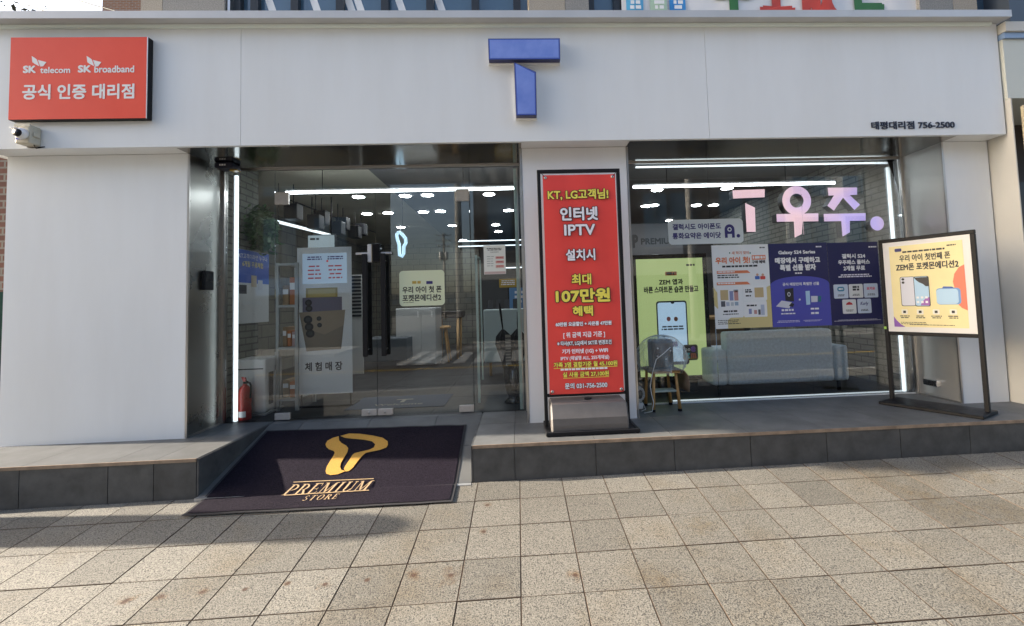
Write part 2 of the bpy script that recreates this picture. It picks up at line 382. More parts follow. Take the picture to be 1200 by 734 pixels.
for j in range(-1, 12):
    y1 = YR0-0.3*j; y0 = y1-0.3
    me = full
    if j == -1: y1 = -0.566; me = part_
    yc = (y0+y1)/2
    for i in range(-52, 53):
        xc = 0.3*i+0.15
        z = gz(xc, yc)+rt_.uniform(-.0012, .0012)
        if -4.75 < xc < 5.2 and j < 7:
            o = bpy.data.objects.new('paving_tile', me); COL.objects.link(o); o.parent = pave; o.location = (xc, yc, z)
            o.rotation_euler = (rt_.uniform(-.003, .003), rt_.uniform(-.003, .003), 0)
        else:
            far.add([Vector(v.co)+Vector((xc, yc, z)) for v in me.vertices], [list(p.vertices) for p in me.polygons])
fo = far.build('paving_tile', GRANITE, pave); tag(fo, kind='stuff')
kb = MB()
for k in range(32): kb.bbox(-16+k+.004, -15+k-.004, -4.75, -4.556, -0.95, gz(-15.5+k, -4.65)-0.002, 0.012)
ko = kb.build('kerb', mat('kerb_granite', (0.33, 0.32, 0.30), 0.8, var=0.25, vscale=30, bump=0.2, bscale=150)); tag(ko, kind='structure')

# ================================================================== entrance platform and ramp
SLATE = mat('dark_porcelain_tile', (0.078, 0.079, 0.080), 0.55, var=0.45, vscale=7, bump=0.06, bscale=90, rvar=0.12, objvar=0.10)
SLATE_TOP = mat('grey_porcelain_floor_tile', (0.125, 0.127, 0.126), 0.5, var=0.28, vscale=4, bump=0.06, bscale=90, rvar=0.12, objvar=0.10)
CEMENT = mat('cement_bed', (0.2, 0.19, 0.17), 0.9, var=0.3, vscale=8)
TRIM = mat('worn_metal_edge_trim', (0.36, 0.27, 0.20), 0.5, 0.35, var=0.45, vscale=9, rvar=0.15)
YF, YG = -0.56, 0.485
def platform(xa, xb, xs, name):
    root = box(name, xa, xb, YF+0.012, 0.47, -0.9, -0.012, CEMENT); tag(root, kind='structure')
    for a, b in zip(xs[:-1], xs[1:]):
        zb = min(gz(a, YF), gz(b, YF))-0.05
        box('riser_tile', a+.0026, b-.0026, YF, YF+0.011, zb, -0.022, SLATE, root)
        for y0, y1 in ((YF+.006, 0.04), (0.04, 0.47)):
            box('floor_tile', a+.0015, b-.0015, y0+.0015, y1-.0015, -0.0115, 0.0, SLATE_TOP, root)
    box('edge_trim', xa, xb, YF-0.006, YF+0.0055, -0.021, 0.0015, TRIM, root)
    return root
X = lambda u: onZ(u, 0, 0)
fx = lambda u, v: onZ(u, v, 0).x
platL = platform(-9.0, -2.262, [-9, -8.4, -7.8, -7.2, -6.6, -6.0, -5.4, -4.8, -4.07, fx(18, 549), fx(123, 544), fx(178, 541), -2.262], 'entrance_platform')
# side tiles of the platform along the ramp
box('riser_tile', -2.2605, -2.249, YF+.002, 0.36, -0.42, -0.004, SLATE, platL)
xs = [-0.335, fx(602.6, 520), fx(697, 515), fx(789, 511), fx(880, 508), fx(970, 504), fx(1057, 500), fx(1142, 497)]
xs += [xs[-1]+.6*k for k in range(1, 9)]
platR = platform(-0.335, xs[-1], xs, 'entrance_platform')
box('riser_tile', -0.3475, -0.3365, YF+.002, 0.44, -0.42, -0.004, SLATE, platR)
# ramp
RY0, RZ0 = 0.38, 0.0; RY1 = YF-0.01; RZ1 = gz(-1.3, RY1)+0.006
def rz_(y): return RZ0+(RZ1-RZ0)*(RY0-y)/(RY0-RY1)
rb = MB(); xa, xb = -2.248, -0.3485
rb.add([(xa, RY1, RZ1-.02), (xb, RY1, RZ1-.02), (xb, RY0, -.02), (xa, RY0, -.02), (xb, .47, -.02), (xa, .47, -.02)], [(0, 1, 2, 3), (3, 2, 4, 5)])
ramp = rb.build('ramp', CEMENT); tag(ramp, kind='structure')
rx = [xa, -1.95, -1.35, -0.75, xb]
for a, b in zip(rx[:-1], rx[1:]):
    for y0, y1 in ((RY1, -0.10), (-0.10, RY0)):
        q = MB(); vs = []
        for dz in (-.012, 0):
            vs += [(x, y, rz_(y)+dz) for y in (y0+.002, y1-.002) for x in (a+.002, b-.002)]
        q.add(vs, [(0, 2, 3, 1), (4, 5, 7, 6), (0, 1, 5, 4), (2, 6, 7, 3), (0, 4, 6, 2), (1, 3, 7, 5)]); q.build('ramp_tile', SLATE_TOP, ramp)
    box('threshold_tile', a+.002, b-.002, RY0+.002, 0.47, -.012, 0.0, SLATE_TOP, ramp)
box('ramp_edge_strip', xa, xb, RY1-.035, RY1-.001, RZ1-.03, RZ1+.002, mat('galvanised_strip', (0.5, 0.5, 0.5), 0.45, 0.7, var=0.3, vscale=12), ramp)

# ================================================================== the shop building
B = thing('shop_building', 'white panelled shop building with wide blank fascia over two recessed glass fronts', 'building', (0, 0, 0))
HS = 2.37                                    # soffit level
FY = -0.175                                  # fascia face
FT = 3.375
# fascia panels (joints at the seams of the photograph)
for a, b in ((-4.30, -2.197), (-2.194, 1.700), (1.703, 4.372)):
    box('fascia_panel', a, b, FY, FY+.035, HS, FT, WHITE_ACM, B)
box('fascia_backing', -4.29, 4.36, FY+.036, 0.28, HS+.01, FT+.03, mat('fascia_core', (.3, .3, .3), .8), B)
box('fascia_return', 4.361, 4.371, FY+.0355, 0.28, HS+.002, FT, WHITE_ACM, B)
box('parapet_cap', -4.34, 4.40, -0.285, 0.30, FT+.001, FT+.062, mat('silver_cap_sheet', (.56, .56, .565), .4, .25, var=.1, vscale=3), B)
ledc = box('fascia_light_strip', -4.25, 4.30, FY-.03, FY-.002, FT-.022, FT-.001, mat('dead_led_diffuser', (.78, .86, .83), .3), B)
# white soffit strips beside the piers + steel soffits over the recesses
def wall(name, x0, x1, y0, y1, z0, z1, m=WHITE_ACM): return box(name, x0, x1, y0, y1, z0, z1, m, B)
XA, XB_, XC, XD, XE = -2.728, 0.090, 1.016, 3.949, 4.376
wall('wall_panel', -4.174, XA-.003, 0, 0.05, -.3, HS-.002)
wall('wall_panel', XB_+.003, XC-.003, 0, 0.05, -.02, HS-.002)
wall('wall_panel', XD+.003, XE, 0, 0.05, -.02, HS-.002)
wall('wall_return', -4.174, -4.15, 0.051, 1.2, -.3, HS-.002)
wall('soffit_panel', -4.29, XA, FY+.036, -.001, HS, HS+.008, WHITE_ACM)
wall('soffit_panel', XB_, XC, FY+.036, -.001, HS, HS+.008, WHITE_ACM)
wall('soffit_panel', XD, 4.36, FY+.036, -.001, HS, HS+.008, WHITE_ACM)
for a, b in ((XA+.002, -1.42), (-1.418, XB_-.002)): wall('steel_soffit', a, b, FY+.036, YG+.05, HS, HS+.008, MIRROR)
for a, b in ((XC+.002, 2.45), (2.452, XD-.002)): wall('steel_soffit', a, b, FY+.036, YG+.05, HS, HS+.008, MIRROR)
# jambs
wall('steel_jamb', XA-.002, XA, 0.002, YG+.06, 0.002, HS-.001, STEEL)
wall('steel_jamb', XB_, XB_+.002, 0.002, YG+.06, 0.002, HS-.001, STEEL)
wall('steel_jamb', XC-.002, XC, 0.002, YG+.06, 0.002, HS-.001, STEEL)
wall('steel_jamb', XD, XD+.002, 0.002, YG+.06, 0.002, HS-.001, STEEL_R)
for x in (XA, XB_, XC, XD):
    s = 1 if x in (XA, XC) else -1
    a, b = sorted((x+s*.0005, x+s*.016)); wall('corner_trim', a, b, -.003, .012, 0.0, HS-.004, STEEL_V)
    a, b = sorted((x+s*.0005, x+s*.02)); wall('glazing_channel', a, b, YG-.03, YG-.005, 0.0, HS-.004, STEEL_V)
    a, b = sorted((x+s*.0005, x+s*.012)); wall('base_trim', a, b, .013, YG-.031, 0.0, .014, STEEL_V)
wall('soffit_joint_trim', XA+.02, XB_-.02, YG-.016, YG-.004, HS-.014, HS-.001, STEEL_V)
wall('soffit_joint_trim', XC+.02, XD-.02, YG-.016, YG-.004, HS-.014, HS-.001, STEEL_V)
# upper storey
GRAN_UP = mat('grey_granite_cladding', (.33, .32, .30), .7, var=.55, vscale=120, bump=.2, bscale=150)
GRAN_PINK = mat('buff_granite_cladding', (.43, .38, .31), .7, var=.45, vscale=120, bump=.2, bscale=150)
DARKW = mat('dark_window_frame', (.02, .022, .026), .35)
UY = 0.30
def up(u): return onY(u, 8, UY).x
box('upper_wall', up(165), 4.9, UY+.12, 4.0, FT+.01, 3.55, GRAN_UP, B)
box('upper_wall', up(165), 4.9, UY+.125, 4.0, 5.4, 7.2, GRAN_UP, B)
box('stone_column', up(165), up(190), UY, UY+.4, FT+.03, 7.2, GRAN_PINK, B)
box('stone_column', up(190)+.004, up(263), UY, UY+.4, FT+.03, 7.2, GRAN_UP, B)
box('stone_column', up(620), up(662), UY, UY+.4, FT+.03, 7.2, GRAN_PINK, B)
box('stone_column', up(662)+.004, up(690), UY, UY+.4, FT+.03, 7.2, GRAN_UP, B)
box('stone_column', up(1078), up(1117), UY, UY+.4, FT+.03, 7.2, GRAN_UP, B)
box('stone_column', up(1117)+.004, up(1145), UY, UY+.4, FT+.03, 7.2, GRAN_PINK, B)
BLUEG = mat('blue_reflecting_window_glass', (.05, .10, .16), .05, spec=1.0)
def upper_window(u0, u1, mull):
    a, b = up(u0), up(u1)
    w = box('upper_window', a, b, UY+.14, UY+.15, 3.56, 5.38, BLUEG, B)
    for u in mull:
        x = up(u); box('mullion', x-.035, x+.035, UY+.08, UY+.138, 3.56, 5.38, DARKW, w)
    box('window_sill_rail', a, b, UY+.075, UY+.137, 3.552, 3.60, DARKW, w)
    return w
w1 = upper_window(266, 619, [271, 292, 340, 394, 448, 502, 556, 606])
box('aluminium_jamb', up(265), up(268), UY+.02, UY+.139, 3.56, 5.38, STEEL_V, B)
# white decal stripes on the upper window
dec = MB(); dec.recalc = False
for u, du in ((318, 8), (372, 8), (414, 5), (425, 10), (475, 7), (523, 9)):
    x = up(u); dec.flat([(x, 3.61), (x+.07, 3.61), (x-.25, 4.6), (x-.32, 4.6)], UY+.1395)
dec.build('decal_stripe', WHITE_PRINT, w1)
upper_window(691, 1078, [694, 726, 800, 900, 1000, 1074])
upper_window(1146, 1215, [1148, 1200])
# shop body behind (keeps the sun out of the room) and roof
box('rear_block', -4.3, 4.3, 8.55, 8.75, -.1, 7.2, GRAN_UP, B)
box('roof_slab', -4.1, 4.9, 4.0, 8.8, 3.3, 3.5, GRAN_UP, B)
box('floor_slab', -4.14, 4.36, 0.3, 8.5, 2.75, 3.37, GRAN_UP, B)
box('side_block', -4.34, -4.12, 1.2, 8.6, -.3, 2.74, GRAN_UP, B)
box('side_block', 4.1, 4.35, 0.06, 8.6, -.3, 2.74, GRAN_UP, B)
# stainless box fixed low on the right jamb
sb = thing('steel_wall_box', 'small stainless cover box fixed low on the steel jamb behind the poster stand', 'cover box', (XD-.04, 0.2, .2))
p = onP(1092, 448, (XD, 0, 0), Vector((1, 0, 0)))
MB().bbox(XD-.045, XD-.0005, p.y-.10, p.y+.05, p.z-.03, p.z+.03, .006).build('cover', brushed('bright_stainless', (.75, .76, .78), .15, (60, 60, 60)), sb)
# card reader on the left jamb
cr_ = thing('access_keypad', 'small black access keypad on the steel jamb left of the glass doors', 'keypad', (XA, .22, 1.2))
p = onP(241, 327, (XA, 0, 0), Vector((1, 0, 0)))
MB().bbox(XA+.0005, XA+.035, p.y-.06, p.y+.06, p.z-.10, p.z+.07, .008).build('housing', BLACK, cr_)
MB().box(XA+.0352, XA+.037, p.y-.045, p.y+.045, p.z-.02, p.z+.055).build('display', mat('keypad_glass', (.02, .025, .03), .08), cr_)
# ================================================================== glass fronts
def gthing(name, label, cat, x0, x1, z0, z1, group=None):
    t = thing(name, label, cat, ((x0+x1)/2, YG+.005, z0), 0, group)
    MB().bbox(x0, x1, YG, YG+.010, z0, z1, .0015, 1).build('pane', GLASS, t)
    return t
gx = lambda u, v=360: onY(u, v, YG).x
GT = HS-.016
ZD = onY(336, 228, YG).z                                   # top of the doors
xl0, xl1, xm, xr0, xr1 = XA+.021, gx(322), gx(441), gx(553), XB_-.021
SATIN = mat('satin_patch_fitting', (.62, .57, .53), .42, .55, var=.12, vscale=30)
fl = gthing('fixed_glass_panel', 'narrow fixed glass panel between steel jamb and left door, extinguisher behind it', 'glass panel', xl0, xl1-.003, .004, GT)
fr_ = gthing('fixed_glass_panel', 'narrow fixed glass panel beside the centre pier, umbrella stand behind it', 'glass panel', xr0+.003, xr1, .004, GT)
tp = gthing('transom_glass', 'frameless transom glass above the double doors', 'glass panel', xl1, xr0, ZD+.006, GT)
def door(x0, x1, hinge, label):
    d = gthing('glass_door', label, 'door', x0+.002, x1-.002, .012, ZD)
    hx = x0 if hinge < 0 else x1; mx_ = x1 if hinge < 0 else x0
    s = 1 if hinge < 0 else -1
    def patch(xa, z0, z1, L):
        a, b = sorted((xa+s*.002, xa+s*L)); MB().bbox(a, b, YG-.012, YG+.022, z0, z1, .004, 1).build('patch_fitting', SATIN, d)
    patch(hx, ZD-.10, ZD+.02, .13); patch(hx, .008, .07, .14)
    a, b = sorted((mx_-s*.003, mx_-s*.145)); MB().bbox(a, b, YG-.012, YG+.022, .012, .07, .004, 1).build('lock_fitting', SATIN, d)
    lk = MB().lathe([(.0001, YG-.017), (.011, YG-.017), (.011, YG-.012)], ((a+b)/2, 0, .043), 12, 'y').build('lock_cylinder', STEEL_V, d)
    # long black pull handle on both faces
    hx2 = mx_-s*.085
    z0, z1 = onY(428, 418, YG-.05).z, onY(428, 298, YG-.05).z
    hb = MB(); hb.bbox(hx2-.022, hx2+.022, YG-.075, YG-.05, z0, z1, .004, 1)
    h = hb.build('pull_handle', BLACK, d)
    st = MB()
    for z in (z0+.06, z1-.06): st.tube([(hx2, YG-.05, z), (hx2, YG-.0005, z)], .009, 8)
    st.build('handle_standoff', STEEL_V, h)
    MB().bbox(hx2-.022, hx2+.022, YG+.055, YG+.08, z0, z1, .004, 1).build('pull_handle', BLACK, d)
    return d
dl = door(xl1, xm, -1, 'left frameless glass door, tall phone banner standing behind it')
dr = door(xm, xr0, 1, 'right frameless glass door with a pale rounded sticker')
# smart lock bridging the two doors
sl_ = thing('door_lock', 'white and black electronic lock at the top of the door handles', 'door lock', (xm, YG, 1.28))
p = onY(437, 297, YG-.03)
MB().bbox(p.x-.045, p.x-.006, YG-.055, YG-.0005, p.z-.085, p.z+.085, .006).build('lock_body', mat('silver_plastic', (.6, .6, .62), .35), sl_)
MB().tube([(p.x-.16, YG-.026, p.z), (p.x-.05, YG-.028, p.z), (p.x+.06, YG-.028, p.z), (p.x+.17, YG-.026, p.z)], .011, 10).build('cross_bar', mat('silver_plastic', (.6, .6, .62), .35), sl_)
MB().bbox(p.x-.0055, p.x+.075, YG-.06, YG-.0005, p.z-.09, p.z+.09, .006).build('touch_panel', mat('gloss_black', (.01, .01, .012), .06), sl_)
# right window: three panes
jx = [XC+.021, 1.95, 2.9, XD-.021]
WN = thing('shop_window', 'wide frameless display window of three glass panes between centre and right piers', 'window', ((XC+XD)/2, YG, 0))
for a, b in zip(jx[:-1], jx[1:]): MB().bbox(a+.0015, b-.0015, YG, YG+.01, .012, GT, .0015, 1).build('pane', GLASS, WN)
MB().box(XC+.021, XD-.021, YG-.012, YG+.022, .0005, .0115).build('bottom_channel', mat('white_channel', (.7, .72, .72), .35), WN)
# glowing strips at the edges of the glass (lit in the photograph)
def strip(label, x0, x1, y0, y1, z0, z1, m=LED):
    t = thing('led_strip', label, 'led strip', ((x0+x1)/2, (y0+y1)/2, z0))
    box('diffuser', x0, x1, y0, y1, z0, z1, m, t, r=.004)
    horiz = (x1-x0) > (z1-z0)
    if horiz: box('housing', x0, x1, y1+.0005, y1+.012, z0, z1, mat('strip_housing', (.6, .6, .6), .4), t)
    else: box('housing', x0-.013 if x0 < 0 else x1+.001, x0-.001 if x0 < 0 else x1+.013, y0, y1, z0, z1, mat('strip_housing', (.6, .6, .6), .4), t)
    return t
sx_ = onY(277, 350, YG+.03).x
strip('lit vertical strip light beside the fire extinguisher', sx_-.014, sx_+.014, YG+.015, YG+.04, .005, onY(276, 206, YG+.03).z)
sx2 = onY(1050, 330, YG+.03).x
strip('lit vertical strip light beside the right steel jamb', sx2-.013, sx2+.013, YG+.015, YG+.04, .015, onY(1046, 196, YG+.03).z)
strip('lit strip light along the top of the display window', onY(745, 194, .52).x, onY(1043, 187, .52).x, YG+.03, YG+.05, HS-.041, HS-.026)
strip('faint strip light along the sill of the display window', 1.5, XD-.06, YG+.03, YG+.045, .0125, .024, emis('dim_led', (.8, .92, 1), .15))
# pale green unlit strip beside the centre pier + white upright behind the right door
t = thing('glass_edge_strip', 'pale green unlit strip running up beside the centre pier', 'strip', (xr1-.03, YG+.03, 0))
x = onY(607, 330, YG+.03).x
box('diffuser', x-.014, x+.014, YG+.014, YG+.036, .005, HS-.03, PALE, t, r=.004)
box('backing', x+.0145, x+.024, YG+.014, YG+.036, .005, HS-.03, STEEL_V, t)
t = thing('glass_edge_strip', 'pair of pale uprights edging the glass stand by the umbrellas', 'strip', (gx(561), .75, 0))
a = onY(562, 472, .7); b_ = onY(560, 299, .7)
box('upright', a.x-.012, a.x+.012, .69, .71, a.z, b_.z, PALE, t); c_ = onY(566, 445, .9)
box('upright', c_.x-.008, c_.x+.008, .89, .91, c_.z, onY(564, 305, .9).z, PALE, t)
box('top_clip', a.x-.012, c_.x+.008, .7105, .8895, b_.z-.03, b_.z-.015, PALE, t)

# ================================================================== signs on the facade
def LP(par, body, px, y, m, bold=.03, **k): return lettering(par, body, PR(*px, y), y, m, bold, **k)
RED = mat('red_sign_face', (.86, .10, .06), .34, var=.05, vscale=3, varcol=(.82, .085, .05), spec=.25)
sy_ = FY-.055
x0, z0, x1, z1 = PR(11, 43.5, 173, 140, sy_)
sg = thing('red_sign_box', 'red box sign with white carrier names fixed to the fascia above the camera', 'sign', ((x0+x1)/2, FY, z0))
MB().bbox(x0, x1, sy_, FY-.0005, z0, z1, .004, 1).build('box_body', BLACK, sg)
print_shape(sg, 'face', [(x0+.003, z0+.003), (x1-.008, z0+.003), (x1-.008, z1-.003), (x0+.003, z1-.003)], sy_-.0015, RED)
box('edge_frame', x1-.007, x1, sy_-.003, sy_-.0002, z0, z1, mat('silver_trim', (.6, .6, .62), .3, .8), sg)
yl = sy_-.003
LP(sg, '공식 인증 대리점', (26, 98.5, 157.5, 116.5), yl, WHITE_PRINT, .032)
LP(sg, 'SK', (26.8, 77, 42.3, 86), yl, WHITE_PRINT, .07)
LP(sg, 'telecom', (47, 78.5, 82.3, 86), yl, WHITE_PRINT, .035)
LP(sg, 'SK', (91.2, 76.5, 107, 85.3), yl, WHITE_PRINT, .07)
LP(sg, 'broadband', (110.5, 77, 157.3, 85.3), yl, WHITE_PRINT, .035)
for ox in (0, 64.4):
    def q(*pp): return [(onY(x/3.67+ox, y/3.67, yl).x, onY(x/3.67+ox, y/3.67, yl).z) for x, y in pp]
    print_shape(sg, 'emblem_wing', [q((136, 241), (150, 250), (166, 262), (172, 287), (150, 276), (139, 268))], yl, WHITE_PRINT)
    print_shape(sg, 'emblem_wing', [q((163, 258), (180, 263), (200, 268), (192, 278), (186, 286), (174, 287))], yl-.0008, WHITE_PRINT)
    print_shape(sg, 'emblem_gap', [q((158, 254), (163, 257), (173, 288), (170, 286))], yl-.0016, RED)
# blue T emblem
TB = mat('blue_acrylic_face', (.15, .235, .66), .25, var=.2, vscale=5, coat=.15, varcol=(.22, .31, .74))
TN = mat('navy_return', (.012, .016, .10), .3)
TI = mat('blue_acrylic_rim', (.07, .11, .42), .25)
te = thing('letter_emblem', 'blue two-piece letter T emblem standing off the white fascia', 'emblem', (.14, FY, 2.55))
for poly in ([(-.160, 3.03), (.433, 3.03), (.436, 3.211), (-.161, 3.211)], [(.048, 3.007), (.227, 2.925), (.222, 2.557), (.053, 2.557)]):
    cx_ = sum(p[0] for p in poly)/4; cz_ = sum(p[1] for p in poly)/4
    def gr(d): return [(p[0]+(d if p[0] > cx_ else -d), p[1]+(d if p[1] > cz_ else -d)) for p in poly]
    MB().prism(gr(.006), FY-.03, FY-.0005).build('white_backing', WHITE_PRINT, te)
    MB().prism(poly, FY-.085, FY-.0305).build('return', TN, te)
    print_shape(te, 'face_rim', gr(-.003), FY-.0862, TI)
    print_shape(te, 'face', gr(-.013), FY-.0872, TB)
# raised shop name and phone number
tx = thing('raised_lettering', 'small dark raised shop name and phone number low on the fascia', 'lettering', (3.52, FY, 2.42))
NAVY = mat('dark_navy_letters', (.012, .014, .035), .4)
lettering(tx, '태평대리점 756-2500', (3.14, 2.427, 3.90, 2.497), FY-.007, NAVY, .022, depth=.0065, n=6)
# camera housing
BEI = mat('aged_beige_plastic', (.55, .51, .41), .5, var=.15, vscale=14)
hx0, hz0, hx1, hz1 = PR(17, 146, 35, 168, FY-.09)
cc = thing('security_camera', 'beige camera housing with white turret camera under the red sign', 'camera', ((hx0+hx1)/2, FY, hz0))
MB().bbox(hx0, hx1, FY-.09, FY-.0005, hz0, hz1, .012).build('housing', BEI, cc)
box('latch', hx1, hx1+.012, FY-.07, FY-.02, (hz0+hz1)/2-.015, (hz0+hz1)/2+.02, BEI, cc, r=.003)
MB().bbox(hx0-.004, hx1+.004, FY-.094, FY-.088, hz1-.02, hz1+.003, .002, 1).build('lid_lip', BEI, cc)
cp = onY(24.5, 156.5, FY-.12)
WP = mat('white_plastic', (.75, .75, .74), .3)
ball = MB().lathe([(.001, -.036), (.024, -.033), (.041, -.015), (.045, 0), (.041, .015), (.026, .026)], (cp.x, FY-.117, cp.z), 18, 'y').build('turret_ball', WP, cc)
MB().lathe([(.0005, -.041), (.029, -.040), (.030, -.028)], (cp.x+.002, FY-.117, cp.z-.004), 18, 'y').build('lens_ring', BLACK, ball)
MB().lathe([(.0005, -.046), (.014, -.044), (.015, -.0415)], (cp.x+.002, FY-.117, cp.z-.004), 14, 'y').build('lens', mat('lens_glass', (.01, .01, .015), .03, coat=1), ball)
MB().bbox(cp.x-.05, cp.x-.01, FY-.155, FY-.10, cp.z+.028, cp.z+.04, .004).build('sun_hood', WP, cc)
micro(cc, PR(17.5, 161.5, 30, 164, FY-.0915), 1, mat('blue_print', (.03, .06, .35), .5), FY-.0955, fill=.9)
cable = MB().tube([(-3.84, FY-.004, 2.383), (-3.8, FY-.012, 2.375), (-3.7, FY-.015, 2.378), (hx1-.02, FY-.02, hz0-.02), (hx1-.01, FY-.05, hz0+.005)], .004, 6).build('cable', BLACK, cc)
# door sensor box under the soffit
p = onY(266, 195, .30)
ds_ = thing('ceiling_sensor', 'black security sensor box under the steel soffit above the strip light', 'sensor', (p.x, .3, HS))
MB().bbox(p.x-.08, p.x+.08, .24, .38, HS-.052, HS-.0005, .012).build('housing', mat('navy_black_plastic', (.01, .012, .03), .3), ds_)
micro(ds_, (p.x-.035, HS-.036, p.x+.03, HS-.019), 1, WHITE_PRINT, .2385, fill=.9, seed=4)
MB().bbox(p.x+.02, p.x+.09, .30, .36, HS-.062, HS-.0525, .003, 1).build('lens_window', mat('yellow_lens', (.5, .33, .05), .2), ds_)

# ================================================================== door mat
MAT_ = mat('dark_purple_pile', (.023, .0175, .029), .95, var=.5, vscale=110, bump=1.0, bscale=300, spec=.1, varcol=(.005, .004, .008))
RUB = mat('rubber_edge', (.02, .019, .022), .7)
GOLD = mat('golden_pile', (.60, .33, .055), .9, var=.25, vscale=150, bump=.8, bscale=320)
BEIGE_PILE = mat('pale_gold_pile', (.52, .36, .20), .9, var=.3, vscale=150, bump=.8, bscale=320)
RN = Vector((0, -(RZ0-RZ1)/(RY0-RY1), 1))
def surf(x, y):
    return rz_(y) if y > RY1-.02 else max(gz(x, y), gz(x, y)+.006)
def onCarpet(u, v):
    p = onP(u, v, (0, RY0, .01), RN)
    if p.y < RY1: p = onP(u, v, (0, 0, GZ+.012), Vector((-GSX, -GSY, 1)))
    return p
tl, tr, br, bl = [onCarpet(*p) for p in ((312, 504), (547, 497), (530, 588), (212, 605))]
cpt = thing('door_mat', 'dark purple pile mat with golden letter emblem laid down the entrance ramp', 'door mat', ((tl.x+br.x)/2, (tl.y+br.y)/2, surf(-1.3, -.3)))
def mat_edges(y):
    t = (y-bl.y)/(tl.y-bl.y); xa_ = bl.x+(tl.x-bl.x)*t; t2 = (y-br.y)/(tr.y-br.y); return xa_, br.x+(tr.x-br.x)*t2
def sheet(inset, z, nx=48, ny=44, wob=.003, y0=None, y1=None):
    b = MB(); ya, yb = max(bl.y, br.y)-.0+inset, min(tl.y, tr.y)-inset
    ya = (bl.y+br.y)/2+inset; yb = (tl.y+tr.y)/2-inset
    vs = []
    for j in range(ny+1):
        for i in range(nx+1):
            s = i/nx; yy0 = bl.y+(br.y-bl.y)*s+inset; yy1 = tl.y+(tr.y-tl.y)*s-inset
            y = yy0+(yy1-yy0)*j/ny; xa_, xb__ = mat_edges(y)
            x = xa_+inset+(xb__-xa_-2*inset)*s
            w = wob*(math.sin(x*5+y*3)+math.sin(x*9-y*7))*.5+ wob*.8*(math.sin(x*13+1) if s > .6 and j > ny*.93 else 0)
            vs.append((x, y, surf(x, y)+z+abs(w)))
    b.add(vs, [(j*(nx+1)+i, j*(nx+1)+i+1, (j+1)*(nx+1)+i+1, (j+1)*(nx+1)+i) for j in range(ny) for i in range(nx)], True)
    return b
sheet(0, .004).build('rubber_backing', RUB, cpt)
pile = sheet(.022, .0085).build('pile', MAT_, cpt)
def matpoly(pts, name, m, dz):
    b = MB(); b.recalc = False; P3 = [onCarpet(200+a/3.158, 470+c/3.158) for a, c in pts]
    b.add([(p.x, p.y, surf(p.x, p.y)+dz) for p in P3], [list(range(len(P3)))])
    o = b.build(name, m, cpt); bm = bmesh.new(); bm.from_mesh(o.data); bmesh.ops.triangulate(bm, faces=bm.faces[:]); 
    for f in bm.faces:
        if f.normal.z < 0: f.normal_flip()
    bm.to_mesh(o.data); bm.free(); return o
matpoly([(622, 133), (600, 139), (580, 150), (573, 163), (577, 174), (586, 182), (603, 187), (607, 194), (602, 206), (588, 228), (578, 245), (573, 262), (576, 272), (592, 277), (618, 274), (634, 268), (648, 262), (632, 258), (627, 246), (630, 232), (642, 212), (654, 192), (657, 178), (650, 168), (632, 158), (623, 148)], 'emblem_half', GOLD, .0155)
matpoly([(628, 132), (660, 123), (700, 124), (750, 131), (785, 139), (803, 152), (804, 165), (798, 175), (775, 184), (745, 190), (722, 195), (708, 207), (692, 226), (676, 248), (660, 262), (648, 264), (641, 255), (646, 243), (662, 220), (672, 203), (680, 196), (705, 190), (735, 183), (752, 175), (757, 163), (745, 152), (715, 146), (670, 142), (645, 139)], 'emblem_half', GOLD, .0158)
def matmap(x, y, k): return (x, y, surf(x, y)+.0155+k)
def mrect(a0, c0, a1, c1):
    L_ = onCarpet(200+a0/3.158, 470+(c0+c1)/2/3.158); R_ = onCarpet(200+a1/3.158, 470+(c0+c1)/2/3.158)
    T_ = onCarpet(200+(a0+a1)/2/3.158, 470+c0/3.158); B_ = onCarpet(200+(a0+a1)/2/3.158, 470+c1/3.158)
    return (L_.x, B_.y, R_.x, T_.y)
def arc_ring(cx, cy, rx, ry, tx, ty, a0, a1, n=14):
    o = [(cx+rx*math.cos(math.radians(a0+(a1-a0)*k/n)), cy+ry*math.sin(math.radians(a0+(a1-a0)*k/n))) for k in range(n+1)]
    i = [(cx+(rx-tx)*math.cos(math.radians(a0+(a1-a0)*k/n)), cy+(ry-ty)*math.sin(math.radians(a0+(a1-a0)*k/n))) for k in range(n+1)]
    return [[o[k], o[k+1], i[k+1], i[k]] for k in range(n)]
def R4_(x0, y0, x1, y1): return [(x0, y0), (x1, y0), (x1, y1), (x0, y1)]
def stem(x, w=.15, foot=True, top_=True): return [R4_(x, .04, x+w, .96)]+([R4_(x-.09, 0, x+w+.09, .045)] if foot else [])+([R4_(x-.09, .955, x+w+.09, 1)] if top_ else [])
